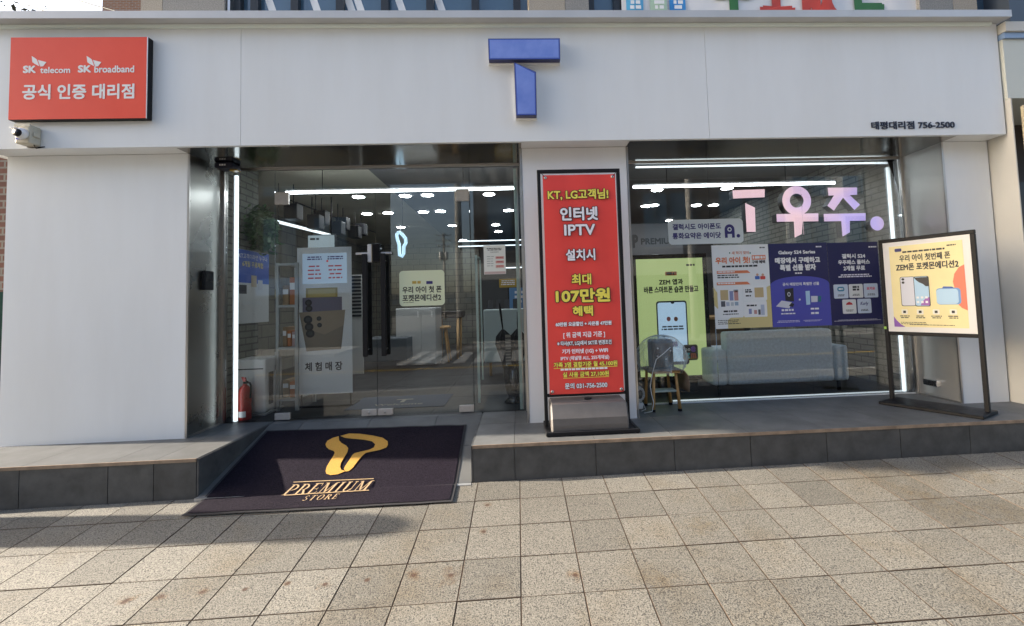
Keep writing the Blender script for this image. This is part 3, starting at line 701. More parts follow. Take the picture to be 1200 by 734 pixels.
SERIF = {'P': (.74, stem(.12)+arc_ring(.27, .73, .42, .27, .15, .05, -90, 90)),
 'R': (.84, stem(.12)+arc_ring(.27, .73, .40, .27, .15, .05, -90, 90)+[[(.36, .48), (.52, .48), (.84, .0), (.66, .0)], R4_(.62, 0, .92, .04)]),
 'E': (.72, stem(.12)+[R4_(.27, 0, .66, .05), R4_(.27, .95, .62, 1), R4_(.27, .48, .50, .53), [(.60, .05), (.66, .05), (.72, .25), (.68, .25)], [(.58, .95), (.62, .95), (.64, .76), (.61, .76)], R4_(.48, .40, .52, .61)]),
 'M': (1.08, [R4_(.14, .04, .20, .96), R4_(.04, 0, .30, .045), R4_(.02, .955, .22, 1), R4_(.80, .04, .95, .96), R4_(.70, 0, 1.05, .045), R4_(.88, .955, 1.06, 1), [(.14, 1), (.28, 1), (.58, .12), (.50, .0)], [(.50, 0), (.56, .0), (.88, 1), (.80, .96)]]),
 'I': (.42, stem(.13)), 'U': (.86, [R4_(.12, .3, .27, .96), R4_(.03, .955, .36, 1), R4_(.66, .3, .72, .96), R4_(.58, .955, .82, 1)]+arc_ring(.42, .3, .30, .30, .11, .06, 180, 360)),
 'T': (.80, stem(.32, top_=False)+[R4_(.06, .95, .74, 1), [(.06, .95), (.10, .95), (.07, .74), (.04, .74)], [(.70, .95), (.74, .95), (.76, .74), (.73, .74)]]),
 'O': (.90, arc_ring(.45, .5, .40, .52, .15, .05, 0, 360, 22)),
 'S': (.62, arc_ring(.30, .75, .22, .26, .09, .06, 20, 270)+arc_ring(.30, .25, .26, .26, .11, .06, -160, 90))}
def serif_word(word, rect, slant, gap=.10):
    b = MB(); b.recalc = False; x = 0; polys = []
    for ch in word:
        w, ps_ = SERIF[ch]; polys += [[(x+p[0]+slant*p[1], p[1]) for p in q3] for q3 in ps_]; x += w+gap
    W0 = x-gap+slant; k = 0
    for q3 in polys:
        ar = sum(q3[i][0]*q3[(i+1) % len(q3)][1]-q3[(i+1) % len(q3)][0]*q3[i][1] for i in range(len(q3)))
        if ar < 0: q3 = q3[::-1]
        k += 1
        b.add([matmap(rect[0]+(rect[2]-rect[0])*p[0]/W0, rect[1]+(rect[3]-rect[1])*p[1], .0004+k*.00001) for p in q3], [list(range(len(q3)))])
    return b.build('lettering', BEIGE_PILE, cpt)
serif_word('PREMIUM', mrect(432, 306, 742, 344), .22); serif_word('STORE', mrect(495, 353, 620, 371), .15, .2)
matpoly([(455, 302), (752, 289), (751, 291.6), (454, 304.6)], 'rule_line', BEIGE_PILE, .0155)
matpoly([(420, 353), (735, 334), (734, 336.6), (419, 355.6)], 'rule_line', BEIGE_PILE, .0155)

# ================================================================== red banner stand
YB = -.25
bs = thing('banner_stand', 'tall black banner stand with red promotion sheet on grey weighted base', 'banner stand', (.55, YB, 0))
fxa, fxb, ftz = .222, .878, 2.10
fb = MB()
for x in (fxa, fxb): fb.bbox(x-.014, x+.014, YB-.014, YB+.014, .03, ftz-.0285, .003, 1)
fb.bbox(fxa-.014, fxb+.014, YB-.014, YB+.014, ftz-.028, ftz, .003, 1)
fb.bbox(fxa+.0145, fxb-.0145, YB-.012, YB+.012, .262, .286, .003, 1)
fb.build('frame', BLACK, bs)
tank = MB()
pr = [(-.185, .03), (-.19, .075), (-.185, .125), (-.135, .225), (-.11, .232), (.10, .232), (.12, .22), (.135, .03)]
def tanky(x, s): return [(x, YB+a*1.0+.02, .0+b_) for a, b_ in pr]
secs = [(fxa+.028, .92), (fxa+.04, 1), (fxb-.04, 1), (fxb-.028, .92)]
vs = []
for x, s in secs:
    for a, c in pr: vs.append((x, YB+.02+a*s, .03+(c-.03)*s))
n = len(pr); tank.add(vs, [(i*n+k, i*n+(k+1) % n, (i+1)*n+(k+1) % n, (i+1)*n+k) for i in range(3) for k in range(n)]+[list(range(n)), list(range(3*n, 4*n))])
tk = tank.build('water_tank', mat('grey_hdpe_plastic', (.125, .115, .11), .5, var=.15, vscale=10, bump=.05, bscale=200), bs)
MB().lathe([(.03, .2325), (.03, .243), (.022, .245)], (.56, YB+.0, 0), 14).build('filler_cap', BLACK, tk)
tr_ = MB(); tr_.bbox(.205, .925, YB-.195, YB-.165, .004, .034, .004, 1); tr_.bbox(.205, .925, YB+.15, YB+.18, .004, .034, .004, 1)
tr_.bbox(.205, .235, YB-.164, YB+.149, .004, .032, .004, 1); tr_.bbox(.895, .925, YB-.164, YB+.149, .004, .032, .004, 1); tr_.box(.236, .894, YB-.164, YB+.149, .006, .028)
tr_.build('base_tray', BLACK, bs)
ft_ = MB()
for x in (.225, .905):
    for y in (YB-.18, YB+.165): ft_.lathe([(.012, 0), (.012, .005)], (x, y, 0), 10)
tag(ft_.build('tray_foot', RUB, bs), kind='stuff')
BRED = mat('red_vinyl_sheet', (.76, .062, .05), .42, var=.06, vscale=5, bump=.05, bscale=14, varcol=(.72, .055, .045))
rs = MB(); vs = []; nx, nz = 12, 30
rx0, rx1, rz0, rz1 = .253, .850, .283, 2.052
def red_y(x, z): return YB-.018+.003*math.sin(z*9+x*3)+.002*math.sin(x*22+z*2)
for j in range(nz+1):
    for i in range(nx+1):
        x = rx0+(rx1-rx0)*i/nx; z = rz0+(rz1-rz0)*j/nz; vs.append((x, red_y(x, z), z))
rs.add(vs, [(j*(nx+1)+i, j*(nx+1)+i+1, (j+1)*(nx+1)+i+1, (j+1)*(nx+1)+i) for j in range(nz) for i in range(nx)], True)
red = rs.build('printed_sheet', BRED, bs)
for x, z, sx_1, sz_1 in ((rx0, rz1, -1, 1), (rx1, rz1, 1, 1), (rx0, rz0, -1, -1), (rx1, rz0, 1, -1)):
    ex, ez = x-sx_1*.022, z-sz_1*.022
    MB().lathe([(.005, -.001), (.012, -.001), (.012, .003)], (ex, red_y(ex, ez)-.004, ez), 12, 'y').build('eyelet', STEEL_V, red)
    MB().tube([(ex, red_y(ex, ez)-.004, ez), (x+sx_1*.012, YB-.016, z+sz_1*.020)], .0025, 6).build('tie', BLACK, red)
YEL = mat('yellow_print', (.82, .70, .10), .5); LAV = mat('pale_white_print', (.80, .78, .84), .5)
yt = YB-.0265
def ban(body, px, m=LAV, out=.0, bold=.02, **k):
    r = PR(*px, yt)
    if out:
        g_ = out*(r[3]-r[1]); lettering(red, body, (r[0]-g_, r[1]-g_, r[2]+g_, r[3]+g_), yt, BLACK_PRINT, out+bold, n=8, name='letter_outline', **k)
    return lettering(red, body, r, yt-.0012, m, bold, **k)
ban('KT, LG고객님!', (641.7, 221.7, 713, 234.4), YEL, .05, .035)
ban('인터넷', (656.3, 242.5, 700.7, 258.7), LAV, .05, .04)
ban('IPTV', (661, 263, 697.5, 276), LAV, .05, .04)
ban('설치시', (663, 291.8, 697.5, 305.5), LAV, .05, .035)
ban('최대', (669.7, 321, 692.9, 334), YEL, .05, .035)
ban('107만원', (651, 338, 715, 354.5), YEL, .06, .05)
ban('혜택', (671, 358.4, 695, 370.6), YEL, .06, .045)
ban('60만원 요금할인 + 사은품 47만원', (651, 376.8, 716.6, 382), LAV, .04, .05)
ban('[ 위 금액 지급 기준 ]', (660, 388.8, 709, 396.4), LAV, 0, .03)
ban('※ 타사(KT, LG)에서 SKT로 변경조건', (653, 399, 716.6, 405.5), LAV, .09, .03)
ban('기가 인터넷 (1G) + WIFI', (658.5, 408.4, 712.5, 415), LAV, 0, .04)
ban('IPTV (채널명 ALL, 255개채널)', (657, 416.7, 714, 422.6), LAV, 0, .03)
ban('가족 3명 결합기준 월 45,100원', (648.7, 423.6, 723.5, 430.2), YEL, .04, .04)
micro(red, PR(654, 431.3, 715.4, 433.8, yt), 1, LAV, yt-.0012, seed=33, fill=.85)
ban('실 사용 금액 27,100원', (659.5, 435.3, 713.7, 441.8), YEL, .04, .04)
ban('문의 031-756-2500', (662, 448.3, 711.7, 455.3), LAV, .04, .03)
for px in ((649, 430.4, 723.5, 431), (660, 442.2, 713.7, 442.8)):
    r = PR(*px, yt); print_shape(red, 'underline', [(r[0], r[1]), (r[2], r[1]), (r[2], r[3]), (r[0], r[3])], yt-.001, YEL)

# ================================================================== yellow poster stand (turned towards the road)
A0 = onZ(1046, 471, 0); B0 = onZ(1158, 487, 0)
A0 = Vector((A0.x, A0.y, 0)); B0 = Vector((B0.x, B0.y, 0)); AB = (B0-A0); Ls = AB.length; ang = math.atan2(AB.y, AB.x)
nrm = Vector((AB.y, -AB.x, 0)).normalized()
ps = thing('poster_stand', 'black steel poster stand holding a yellow phone poster in front of the right pier', 'poster stand', A0, ang)
def onS(u, v, off=0.0):
    p = onP(u, v, A0+nrm*off, nrm); return ((p-A0).dot(AB.normalized()), p.z)
def SR(u0, v0, u1, v1, off=.03):
    um, vm = (u0+u1)/2, (v0+v1)/2; return (onS(u0, vm, off)[0], onS(um, v1, off)[1], onS(u1, vm, off)[0], onS(um, v0, off)[1])
def cS(l, off=.03): return [onS(1020+a/5.243, 260+b_/5.243, off) for a, b_ in l]
top = (onS(1034, 281)[1]+onS(1139, 270)[1])/2; bot = (onS(1041, 389)[1]+onS(1146, 391)[1])/2
fb = MB(); hw = .016
for x in (0.0, Ls): fb.bbox(x-hw, x+hw, -.016, .016, .028, top-.033, .003, 1)
fb.bbox(-hw, Ls+hw, -.016, .016, top-.0325, top, .003, 1); fb.bbox(hw+.0005, Ls-hw-.0005, -.014, .014, bot-.032, bot, .003, 1)
fb.build('frame', BLACK, ps, True)
MB().bbox(-.03, Ls+.03, -.20, .12, .0005, .0275, .005, 1).build('base_plate', mat('black_rubbed_steel', (.016, .016, .018), .45, var=.4, vscale=14, rvar=.1, spec=.2), ps, True)
bd = MB().box(hw+.001, Ls-hw-.001, -.012, .010, bot+.001, top-.034).build('backing_board', mat('white_board', (.72, .70, .68), .5), ps, True)
yo_ = -.0135; OFF = .0135
PYEL = mat('yellow_poster_paper', (.80, .69, .35), .4, var=.06, vscale=6)
x0, z0, x1, z1 = hw+.05, bot+.045, Ls-hw-.05, top-.034-.04
pp = print_shape(bd, 'poster', [(x0, z0), (x1, z0), (x1, z1), (x0, z1)], yo_, PYEL, True)
W_, H_ = x1-x0, z1-z0
def q_(s, t): return (x0+s*W_, z0+t*H_)          # 0..1 on the poster
def qr(s0, t0, s1, t1): return (*q_(s0, t0), *q_(s1, t1))
CORAL = mat('coral_print', (.75, .19, .11), .5); PURP = mat('purple_print', (.22, .08, .40), .5); SKYB = mat('sky_blue_print', (.42, .62, .80), .5); DK = mat('charcoal_print', (.025, .025, .03), .5); SILV = mat('pale_grey_print', (.62, .63, .70), .5)
print_shape(pp, 'printed_blob', [q_(*a) for a in ((1, .72), (.93, .69), (.87, .62), (.845, .53), (.86, .45), (.855, .36), (.88, .28), (.93, .23), (1, .20))], yo_-.001, CORAL, True)
print_shape(pp, 'printed_corner', [q_(*a) for a in ((0, 0), (.16, 0), (.10, .03), (.04, .08), (0, .13))], yo_-.001, PURP, True)
lettering(pp, '우리 아이 첫번째 폰', qr(.145, .80, .84, .885), yo_-.002, DK, .025, True)
lettering(pp, 'ZEM폰 포켓몬에디션2', qr(.085, .69, .935, .78), yo_-.002, DK, .03, True)
micro(pp, qr(.17, .905, .80, .93), 1, DK, yo_-.002, True, seed=5, fill=.8)
micro(pp, qr(.80, .945, .93, .96), 1, DK, yo_-.002, True, seed=6, fill=.9)
print_shape(pp, 'printed_badge', rrect(*qr(.085, .93, .185, .97), .008), yo_-.002, mat('navy_print', (.03, .03, .16), .5), True)
def print_phone(s0, t0, s1, t1, body, dz):
    return print_shape(pp, 'printed_phone', rrect(*qr(s0, t0, s1, t1), .014), yo_-dz, body, True)
print_phone(.13, .255, .34, .615, DK, .0016); print_phone(.138, .262, .338, .61, SILV, .0022)
for t_ in (.585, .545): print_shape(pp, 'printed_lens', ell(*q_(.175, t_), .011, .011), yo_-.003, DK, True)
print_phone(.325, .25, .535, .612, DK, .0032); print_phone(.333, .258, .527, .606, SKYB, .0038)
print_shape(pp, 'printed_screen', [q_(*a) for a in ((.333, .60), (.527, .60), (.527, .49), (.49, .49), (.45, .52), (.40, .54), (.36, .57))], yo_-.0044, DK, True)
print_shape(pp, 'printed_screen', [q_(*a) for a in ((.527, .262), (.527, .36), (.48, .35), (.42, .30), (.40, .262))], yo_-.0044, mat('violet_print', (.35, .14, .45), .5), True)
print_shape(pp, 'printed_icon', [rrect(*qr(.35+.06*k, .29, .385+.06*k, .315), .004) for k in range(3)]+[rrect(*qr(.35+.06*k, .345, .385+.06*k, .37), .004) for k in range(3)], yo_-.005, WHITE_PRINT, True)
print_shape(pp, 'printed_lunchbox', rrect(*qr(.62, .27, .93, .46), .025), yo_-.002, mat('box_edge_print', (.16, .32, .62), .5), True)
print_shape(pp, 'printed_lunchbox', rrect(*qr(.62, .275, .90, .45), .025), yo_-.0026, SKYB, True)
print_shape(pp, 'printed_band', [q_(*a) for a in ((.70, .46), (.72, .48), (.83, .475), (.86, .455))], yo_-.0028, mat('blue_print2', (.04, .10, .40), .5), True)
for k, c in enumerate((.165, .385, .60, .82)):
    print_shape(pp, 'printed_icon', rrect(*qr(c-.045, .155, c+.045, .215), .008), yo_-.002, mat('cream_print', (.78, .75, .65), .5), True)
    print_shape(pp, 'printed_icon', rrect(*qr(c-.02, .17, c+.02, .20), .003), yo_-.0026, DK, True)
    micro(pp, qr(c-.07, .10, c+.07, .14), 2, DK, yo_-.002, True, seed=20+k)
micro(pp, qr(.10, .025, .55, .06), 2, DK, yo_-.002, True, seed=31, align='l', fill=.4); micro(pp, qr(.15, .018, .9, .033), 1, DK, yo_-.0022, True, seed=32, fill=.45)
MB().bbox(-.019, .003, -.022, -.0165, bot+.02, bot+.045, .003, 1).build('tag', mat('lime_tag', (.35, .6, .1), .5), ps, True)

# ================================================================== stool with bagged machine
WOOD = mat('honey_wood', (.60, .34, .12), .5, var=.3, vscale=8, stretch=(18, 18, 2))
st_ = thing('wooden_stool', 'small wooden step stool with grey lower tread in front of the display window', 'stool', (1.34, .28, 0))
legs = [onZ(766, 483, 0), onZ(796, 481, 0)]
xl, xr, yf = legs[0].x, legs[1].x, legs[0].y
yb_ = yf+.26; sh = .36
for x, s in ((xl, -1), (xr, 1)):
    for y, ss in ((yf, -1), (yb_, 1)):
        lg = MB().tube([(x, y, .022), (x-s*.02, y-ss*.012, sh-.02)], [.016, .013], 8).build('leg', WOOD, st_)
        MB().lathe([(.019, 0), (.019, .02), (.017, .0215)], (x, y, 0), 10).build('foot_cap', BLACK, lg)
MB().bbox(xl-.015, xr+.015, yf-.02, yb_+.02, sh-.02, sh, .006).build('seat', WOOD, st_)
MB().bbox(xl+.02, xr-.02, yf+.0, yf+.13, .17, .185, .004).build('lower_tread', mat('sage_board', (.36, .42, .37), .6), st_)
cdb = thing('cardboard_sheet', 'bent brown cardboard laid over the stool under the bagged machine', 'cardboard', (1.34, .28, sh))
cb = MB(); pro = [(xl-.03, sh+.004), (xl+.02, sh+.008), (xr+.0, sh+.010), (xr+.045, sh+.004), (xr+.075, sh-.04), (xr+.083, sh-.12), (xr+.078, sh-.19)]
vs = []
for y in (yf-.045, yb_+.03):
    for i, (x, z) in enumerate(pro): vs.append((x, y+.012*math.sin(i), z))
k = len(pro); cb.add(vs, [(i, i+1, k+i+1, k+i) for i in range(k-1)], True)
o = cb.build('sheet', mat('cardboard', (.27, .20, .14), .8, var=.25, vscale=12), cdb); md = o.modifiers.new('t', 'SOLIDIFY'); md.thickness = .004
mc = thing('bagged_machine', 'dark blocky machine wrapped in clear plastic sheet on the stool', 'machine', (1.34, .28, sh+.012))
cx_ = (xl+xr)/2+.0; DKM = mat('dark_machine_plastic', (.018, .016, .018), .4, var=.3, vscale=20)
mz = sh+.015
MB().bbox(cx_-.10, cx_+.10, yf+.03, yf+.20, mz, mz+.265, .02).build('body', DKM, mc)
MB().bbox(cx_-.085, cx_+.085, yf+.012, yf+.029, mz+.14, mz+.24, .006).build('front_panel', mat('machine_panel', (.055, .045, .045), .3), mc)
bt = MB()
for dx, dz in ((-.055, .19), (.06, .165), (-.06, .12), (.02, .09)): bt.lathe([(.0005, yf+.003), (.008, yf+.003), (.008, yf+.012)], (cx_+dx, 0, mz+dz), 10, 'y')
bt.build('button', WP, mc)
# clear plastic wrap: crumpled tent around the machine
wr = MB(); vs = []; nA, nZ = 72, 26
for j in range(nZ+1):
    t = j/nZ
    for i in range(nA):
        a = 2*math.pi*i/nA
        base = .195-.045*t if t < .78 else .16*math.sqrt(max(0, 1-((t-.78)/.225)**2))
        fold = .10*math.sin(3*a+1+t*2)+.06*math.sin(8*a+t*6)+.035*math.sin(17*a-t*9)+.02*math.sin(29*a+t*14)
        rad = max(.004, base*(1+fold*(.5+.7*(1-t)))) + (.05*max(0, math.cos(a+.35))**6*math.sin(math.pi*min(1, t*1.25)) + .06*max(0, math.cos(a-2.9))**5*math.sin(math.pi*min(1, t*1.1)))
        xx = cx_+rad*1.02*math.cos(a); yy = yf+.115+rad*.8*math.sin(a)
        vs.append((xx, min(yy, YG-.03), mz-.035+.335*t+.02*math.sin(2*a+1)*(1-t)+.006*math.sin(11*a+t*7)))
wr.add(vs, [(j*nA+i, j*nA+(i+1) % nA, (j+1)*nA+(i+1) % nA, (j+1)*nA+i) for j in range(nZ) for i in range(nA)], True)
wr.f.append([nZ*nA+i for i in range(nA)]); wr.sm.append(True)
PL = bpy.data.materials.new('clear_polythene'); PL.use_nodes = True; t_ = PL.node_tree; t_.nodes.clear()
o_ = N(t_, 'ShaderNodeOutputMaterial'); mxs = N(t_, 'ShaderNodeMixShader'); trn = N(t_, 'ShaderNodeBsdfTransparent'); pb = N(t_, 'ShaderNodeBsdfPrincipled')
pb.inputs['Base Color'].default_value = (.74, .79, .77, 1); pb.inputs['Roughness'].default_value = .2
lw = N(t_, 'ShaderNodeLayerWeight'); lw.inputs[0].default_value = .35; mr_ = N(t_, 'ShaderNodeMapRange'); mr_.inputs[3].default_value = .16; mr_.inputs[4].default_value = .72
t_.links.new(lw.outputs['Facing'], mr_.inputs[0]); t_.links.new(mr_.outputs[0], mxs.inputs[0]); t_.links.new(trn.outputs[0], mxs.inputs[1]); t_.links.new(pb.outputs[0], mxs.inputs[2]); t_.links.new(mxs.outputs[0], o_.inputs[0])
wr.build('plastic_wrap', PL, mc)
WC = mat('white_cable', (.7, .7, .68), .4)
wc = MB().tube([(cx_+.05, yf-.03, mz+.20), (cx_-.02, yf-.05, mz+.15), (cx_-.09, yf-.05, mz+.10), (cx_-.13, yf-.05, mz-.02), (xl-.03, yf-.03, .24), (xl-.02, yf-.03, .16), (xl-.01, yf-.05, .09), (xl-.03, yf-.06, .02), (xl-.10, yf-.05, .006)], .004, 6).build('power_cable', WC, mc)
cl = MB(); pts = []
for i in range(70):
    a = i*.62; pts.append((xl-.09+.05*math.cos(a), yf+.16+.03*math.sin(i*.21), .13+.06*math.sin(a)*(1+.3*math.sin(i))))
coil = thing('cable_coil', 'tangle of white cable lying beside the stool leg and the pier', 'cable', (xl-.09, yf+.16, 0))
pts += [(xl-.06, yf+.12, .05), (xl-.05, yf+.08, .008), (xl-.10, yf+.03, .006)]
cl.tube(pts, .0035, 5).build('cable', WC, coil)
pg = MB().bbox(xl-.115, xl-.065, yf+.10, yf+.135, .006, .06, .008).build('plug', WP, coil)
# ================================================================== stickers and posters on the glass
YI = YG-.0025                                  # stuck to the outer face of the panes
def paper(name, label, cat, px, m, r=0.0, y=YI, group=None):
    x0, z0, x1, z1 = PR(*px, y)
    t = thing(name, label, cat, ((x0+x1)/2, y, z0), 0, group)
    b = MB(); b.prism(rrect(x0, z0, x1, z1, r) if r else [(x0, z0), (x1, z0), (x1, z1), (x0, z1)], y, y+.001); b.build('sheet', m, t)
    return t, (x0, z0, x1, z1)
def on(rect):
    x0, z0, x1, z1 = rect; return lambda s, t: (x0+s*(x1-x0), z0+t*(z1-z0))
def rr_(rect, s0, t0, s1, t1): f = on(rect); return (*f(s0, t0), *f(s1, t1))
def poly4(r): return [(r[0], r[1]), (r[2], r[1]), (r[2], r[3]), (r[0], r[3])]
yi = YI-.0008
# the stickers sit on the outer face so that print stays in front of its sheet and behind no pane
def sheet_print(t, body, rect, s, m, bold=.03, y=None, **k): return lettering(t, body, rr_(rect, *s), (y or YI)-.0006, m, bold, **k)
MINT = mat('pale_lime_vinyl', (.68, .74, .52), .5); FROST = mat('frosted_white_vinyl', (.64, .69, .69), .5)
NAV = mat('indigo_print', (.035, .028, .16), .5)
# rounded sticker on the right door (the cartoon on its top edge is left out)
t, r = paper('door_sticker', 'pale lime rounded sticker with black text on the right glass door', 'sticker', (468, 317, 521, 358.5), MINT, .035)
LP(t, '우리 아이 첫 폰', (471.5, 335.5, 517.5, 343.5), yi, BLACK_PRINT, .03)
LP(t, '포켓몬에디션2', (471.5, 345, 517, 353), yi, BLACK_PRINT, .03)
micro(t, PR(482, 329.5, 494, 333, yi), 1, mat('mustard_print', (.45, .33, .06), .5), yi, fill=.9, seed=3)
print_shape(t, 'printed_badge', rrect(*PR(499.5, 329.5, 507, 333, yi), .006), yi, NAV)
micro(t, PR(471.5, 354.5, 486, 355.5, yi), 1, DK, yi, seed=8)
# call-summary sticker
t, r = paper('window_sticker', 'frosted white rounded sticker with indigo text and round-topped letter logo', 'sticker', (783, 257, 871, 286), FROST, .04)
LP(t, '갤럭시도 아이폰도', (788, 262, 845, 269.3), yi, NAV, .04)
LP(t, '통화요약은 에이닷', (788, 272.5, 845, 280), yi, NAV, .04)
a = PR(849.2, 263, 860.8, 278.8, yi); f = on(a)
print_shape(t, 'logo_letter', [f(0, 0), f(.28, 0), f(.28, .28), f(.72, .28), f(.72, 0), f(1, 0)]+[f(.5+.5*math.cos(math.pi*k/10), .62+.38*math.sin(math.pi*k/10)) for k in range(11)], yi, NAV)
print_shape(t, 'logo_eye', ell(*f(.5, .62), .022, .022), yi-.0006, FROST); print_shape(t, 'logo_eye', ell(*f(.5, .62), .012, .012), yi-.0012, NAV)
c = onY(865.3, 276.5, yi); print_shape(t, 'logo_dot', ell(c.x, c.z, .018, .018), yi, NAV)
# posters: white / blue / navy
PW = mat('white_poster_paper', (.79, .81, .81), .4); PB_ = mat('dark_blue_poster_paper', (.018, .020, .095), .35); PN = mat('navy_poster_paper', (.014, .016, .085), .35)
ORA = mat('orange_print', (.72, .22, .10), .5); PYL = mat('pale_yellow_print', (.66, .55, .25), .5)
def cr4(a, b, c_, d): return (820+a/5.217, 270+b/5.217, 820+c_/5.217, 270+d/5.217)
t, r = paper('promotion_poster', 'white and yellow promotion poster with orange headline inside the display window', 'poster', (836, 287, 902.6, 384.7), PW)
f = on(r)
print_shape(t, 'printed_blob', [f(0, .28), f(0, .50), f(.07, .42), f(.10, .32), f(.14, .25), f(.05, .24)], yi+.0002, PYL)
print_shape(t, 'printed_blob', [f(.22, 0), f(.22, .10), f(.30, .14), f(.9, .15), f(.93, .48), f(1, .50), f(1, 0)], yi+.0002, PYL)
LP(t, '새 학기 맞이', cr4(195, 128, 300, 148), yi-.0004, ORA, .02); LP(t, '우리 아이 첫!', cr4(95, 163, 308, 205), yi-.0004, ORA, .05)
print_shape(t, 'printed_box', poly4(PR(*cr4(318, 152, 402, 180), yi)), yi-.0004, ORA); micro(t, PR(*cr4(323, 158, 397, 175), yi), 1, WHITE_PRINT, yi-.001, seed=15, fill=.9); LP(t, '구매 혜택', cr4(318, 183, 400, 204), yi-.0004, DK, .04)
gd = mat('green_print', (.04, .20, .12), .5)
for x in (183, 308): p = onY(820+x/5.217, 270+139/5.217, yi); print_shape(t, 'printed_dot', ell(p.x, p.z, .006, .009), yi-.0004, gd)
micro(t, PR(*cr4(122, 214, 372, 228), yi), 1, DK, yi-.0004, seed=11, fill=.8)
for v_ in (247, 317):
    b = PR(*cr4(104, v_, 310, v_+17), yi); print_shape(t, 'printed_band', [(b[0], b[1]), (b[2], b[1]), (b[2]-.03, b[3]), (b[0], b[3])], yi-.0004, ORA); micro(t, PR(*cr4(110, v_+4, 230, v_+14), yi), 1, WHITE_PRINT, yi-.001, seed=v_, fill=.8, align='l')
micro(t, PR(*cr4(108, 272, 250, 298), yi), 2, DK, yi-.0004, seed=12, align='l')
kids = [(352, 280, 12, (.06, .16, .5)), (385, 280, 13, (.65, .08, .06))]
for x, v_, w_, c in kids:
    p = PR(*cr4(x-w_*1.2, v_, x+w_*1.2, v_+20), yi); print_shape(t, 'printed_figure', rrect(*p, .008), yi-.0006, mat('fig_%d' % x, c, .5)); p = onY(820+x/5.217, 270+(v_-8)/5.217, yi); print_shape(t, 'printed_figure', ell(p.x, p.z, .013, .013), yi-.001, mat('skin_print', (.6, .36, .25), .5))
for k, b in enumerate(((110, 338, 262, 535), (266, 338, 410, 428), (270, 438, 412, 530))):
    print_shape(t, 'printed_panel', rrect(*PR(*cr4(*b), yi), .006), yi-.0006, mat('panel_white', (.82, .83, .83), .5))
rc = random.Random(9)
cols = [(.55, .42, .22), (.25, .28, .48), (.55, .28, .25), (.10, .10, .12), (.45, .50, .62), (.5, .54, .58), (.32, .42, .52)]
for k, b in enumerate(((126, 366, 174, 428), (182, 372, 205, 430), (210, 368, 235, 430), (130, 434, 156, 468), (162, 440, 182, 464), (190, 440, 208, 462), (214, 438, 236, 460), (335, 350, 390, 410), (300, 480, 318, 512), (332, 488, 350, 512), (358, 484, 372, 516), (374, 455, 396, 518), (205, 362, 235, 376))):
    print_shape(t, 'printed_gift', poly4(PR(*cr4(*b), yi)), yi-.0012, mat('gift_%d' % (k % 7), cols[k % 7], .5))
for k, b in enumerate(((140, 490, 235, 504), (135, 510, 245, 518), (276, 360, 320, 384), (276, 396, 325, 408), (282, 455, 355, 468))): micro(t, PR(*cr4(*b), yi), 1 if k != 2 else 2, DK, yi-.0012, seed=40+k, fill=.75)
micro(t, PR(*cr4(112, 548, 262, 580), yi), 3, DK, yi-.0006, seed=50, align='l', fill=.4); micro(t, PR(*cr4(362, 102, 400, 110), yi), 1, DK, yi-.0006, seed=51, fill=.9)
# blue poster
t, r = paper('promotion_poster', 'dark blue promotion poster with violet dome and gift pictures in the display window', 'poster', (902.9, 285, 971.8, 382.6), PB_)
f = on(r)
print_shape(t, 'printed_dome', [f(0, 0), f(1, 0), f(1, .50)]+[f(.5+.5*math.cos(math.pi*k/16)*1.0, .50+.10*math.sin(math.pi*k/16)) for k in range(1, 16)]+[f(0, .50)], yi+.0002, mat('violet_blue_print', (.075, .08, .42), .45))
LP(t, 'Galaxy S24 Series', cr4(480, 123, 706, 151), yi-.0004, WHITE_PRINT, .05); LP(t, '매장에서 구매하고', cr4(459, 164, 736, 202), yi-.0004, WHITE_PRINT, .06); LP(t, '특별 선물 받자', cr4(489, 207, 711, 247), yi-.0004, WHITE_PRINT, .06); micro(t, PR(*cr4(579, 258, 628, 268), yi), 1, WHITE_PRINT, yi-.0004, seed=16, fill=.85)
LP(t, '공식 매장만의 특별한 선물', cr4(506, 318, 730, 338), yi-.0004, WHITE_PRINT, .03); micro(t, PR(*cr4(706, 96, 746, 105), yi), 1, WHITE_PRINT, yi-.0004, seed=60, fill=.9)
G4 = lambda pts: [(onY(820+a/5.217, 270+b/5.217, yi).x, onY(820+a/5.217, 270+b/5.217, yi).z) for a, b in pts]
print_shape(t, 'printed_gift', G4([(518, 360), (572, 352), (576, 436), (524, 430)]), yi-.0006, DK)
print_shape(t, 'printed_gift', G4([(466, 466), (500, 430), (562, 440), (548, 478)]), yi-.0010, SILV); print_shape(t, 'printed_gift', G4([(545, 462), (560, 444), (578, 450), (570, 470)]), yi-.0012, DK)
p = onY(820+545/5.217, 270+392/5.217, yi); print_shape(t, 'printed_logo', ell(p.x, p.z, .016, .022), yi-.0012, SILV); print_shape(t, 'printed_logo', ell(p.x, p.z, .009, .014), yi-.0018, DK)
p = onY(820+611/5.217, 270+424/5.217, yi); print_shape(t, 'printed_plus', ell(p.x, p.z, .010, .010), yi-.0008, SILV)
print_shape(t, 'printed_gift', G4([(646, 372), (672, 370), (676, 454), (652, 456)]), yi-.0006, SKYB); print_shape(t, 'printed_gift', G4([(680, 402), (720, 402), (720, 438), (682, 440)]), yi-.0008, SILV); print_shape(t, 'printed_gift', G4([(724, 402), (742, 402), (742, 436), (724, 437)]), yi-.0008, mat('teal_print', (.02, .16, .20), .5))
for k, b in enumerate(((500, 482, 575, 498), (490, 506, 592, 516), (672, 474, 735, 488), (676, 500, 732, 516))): micro(t, PR(*cr4(*b), yi), 1, WHITE_PRINT, yi-.0006, seed=70+k, fill=.75)
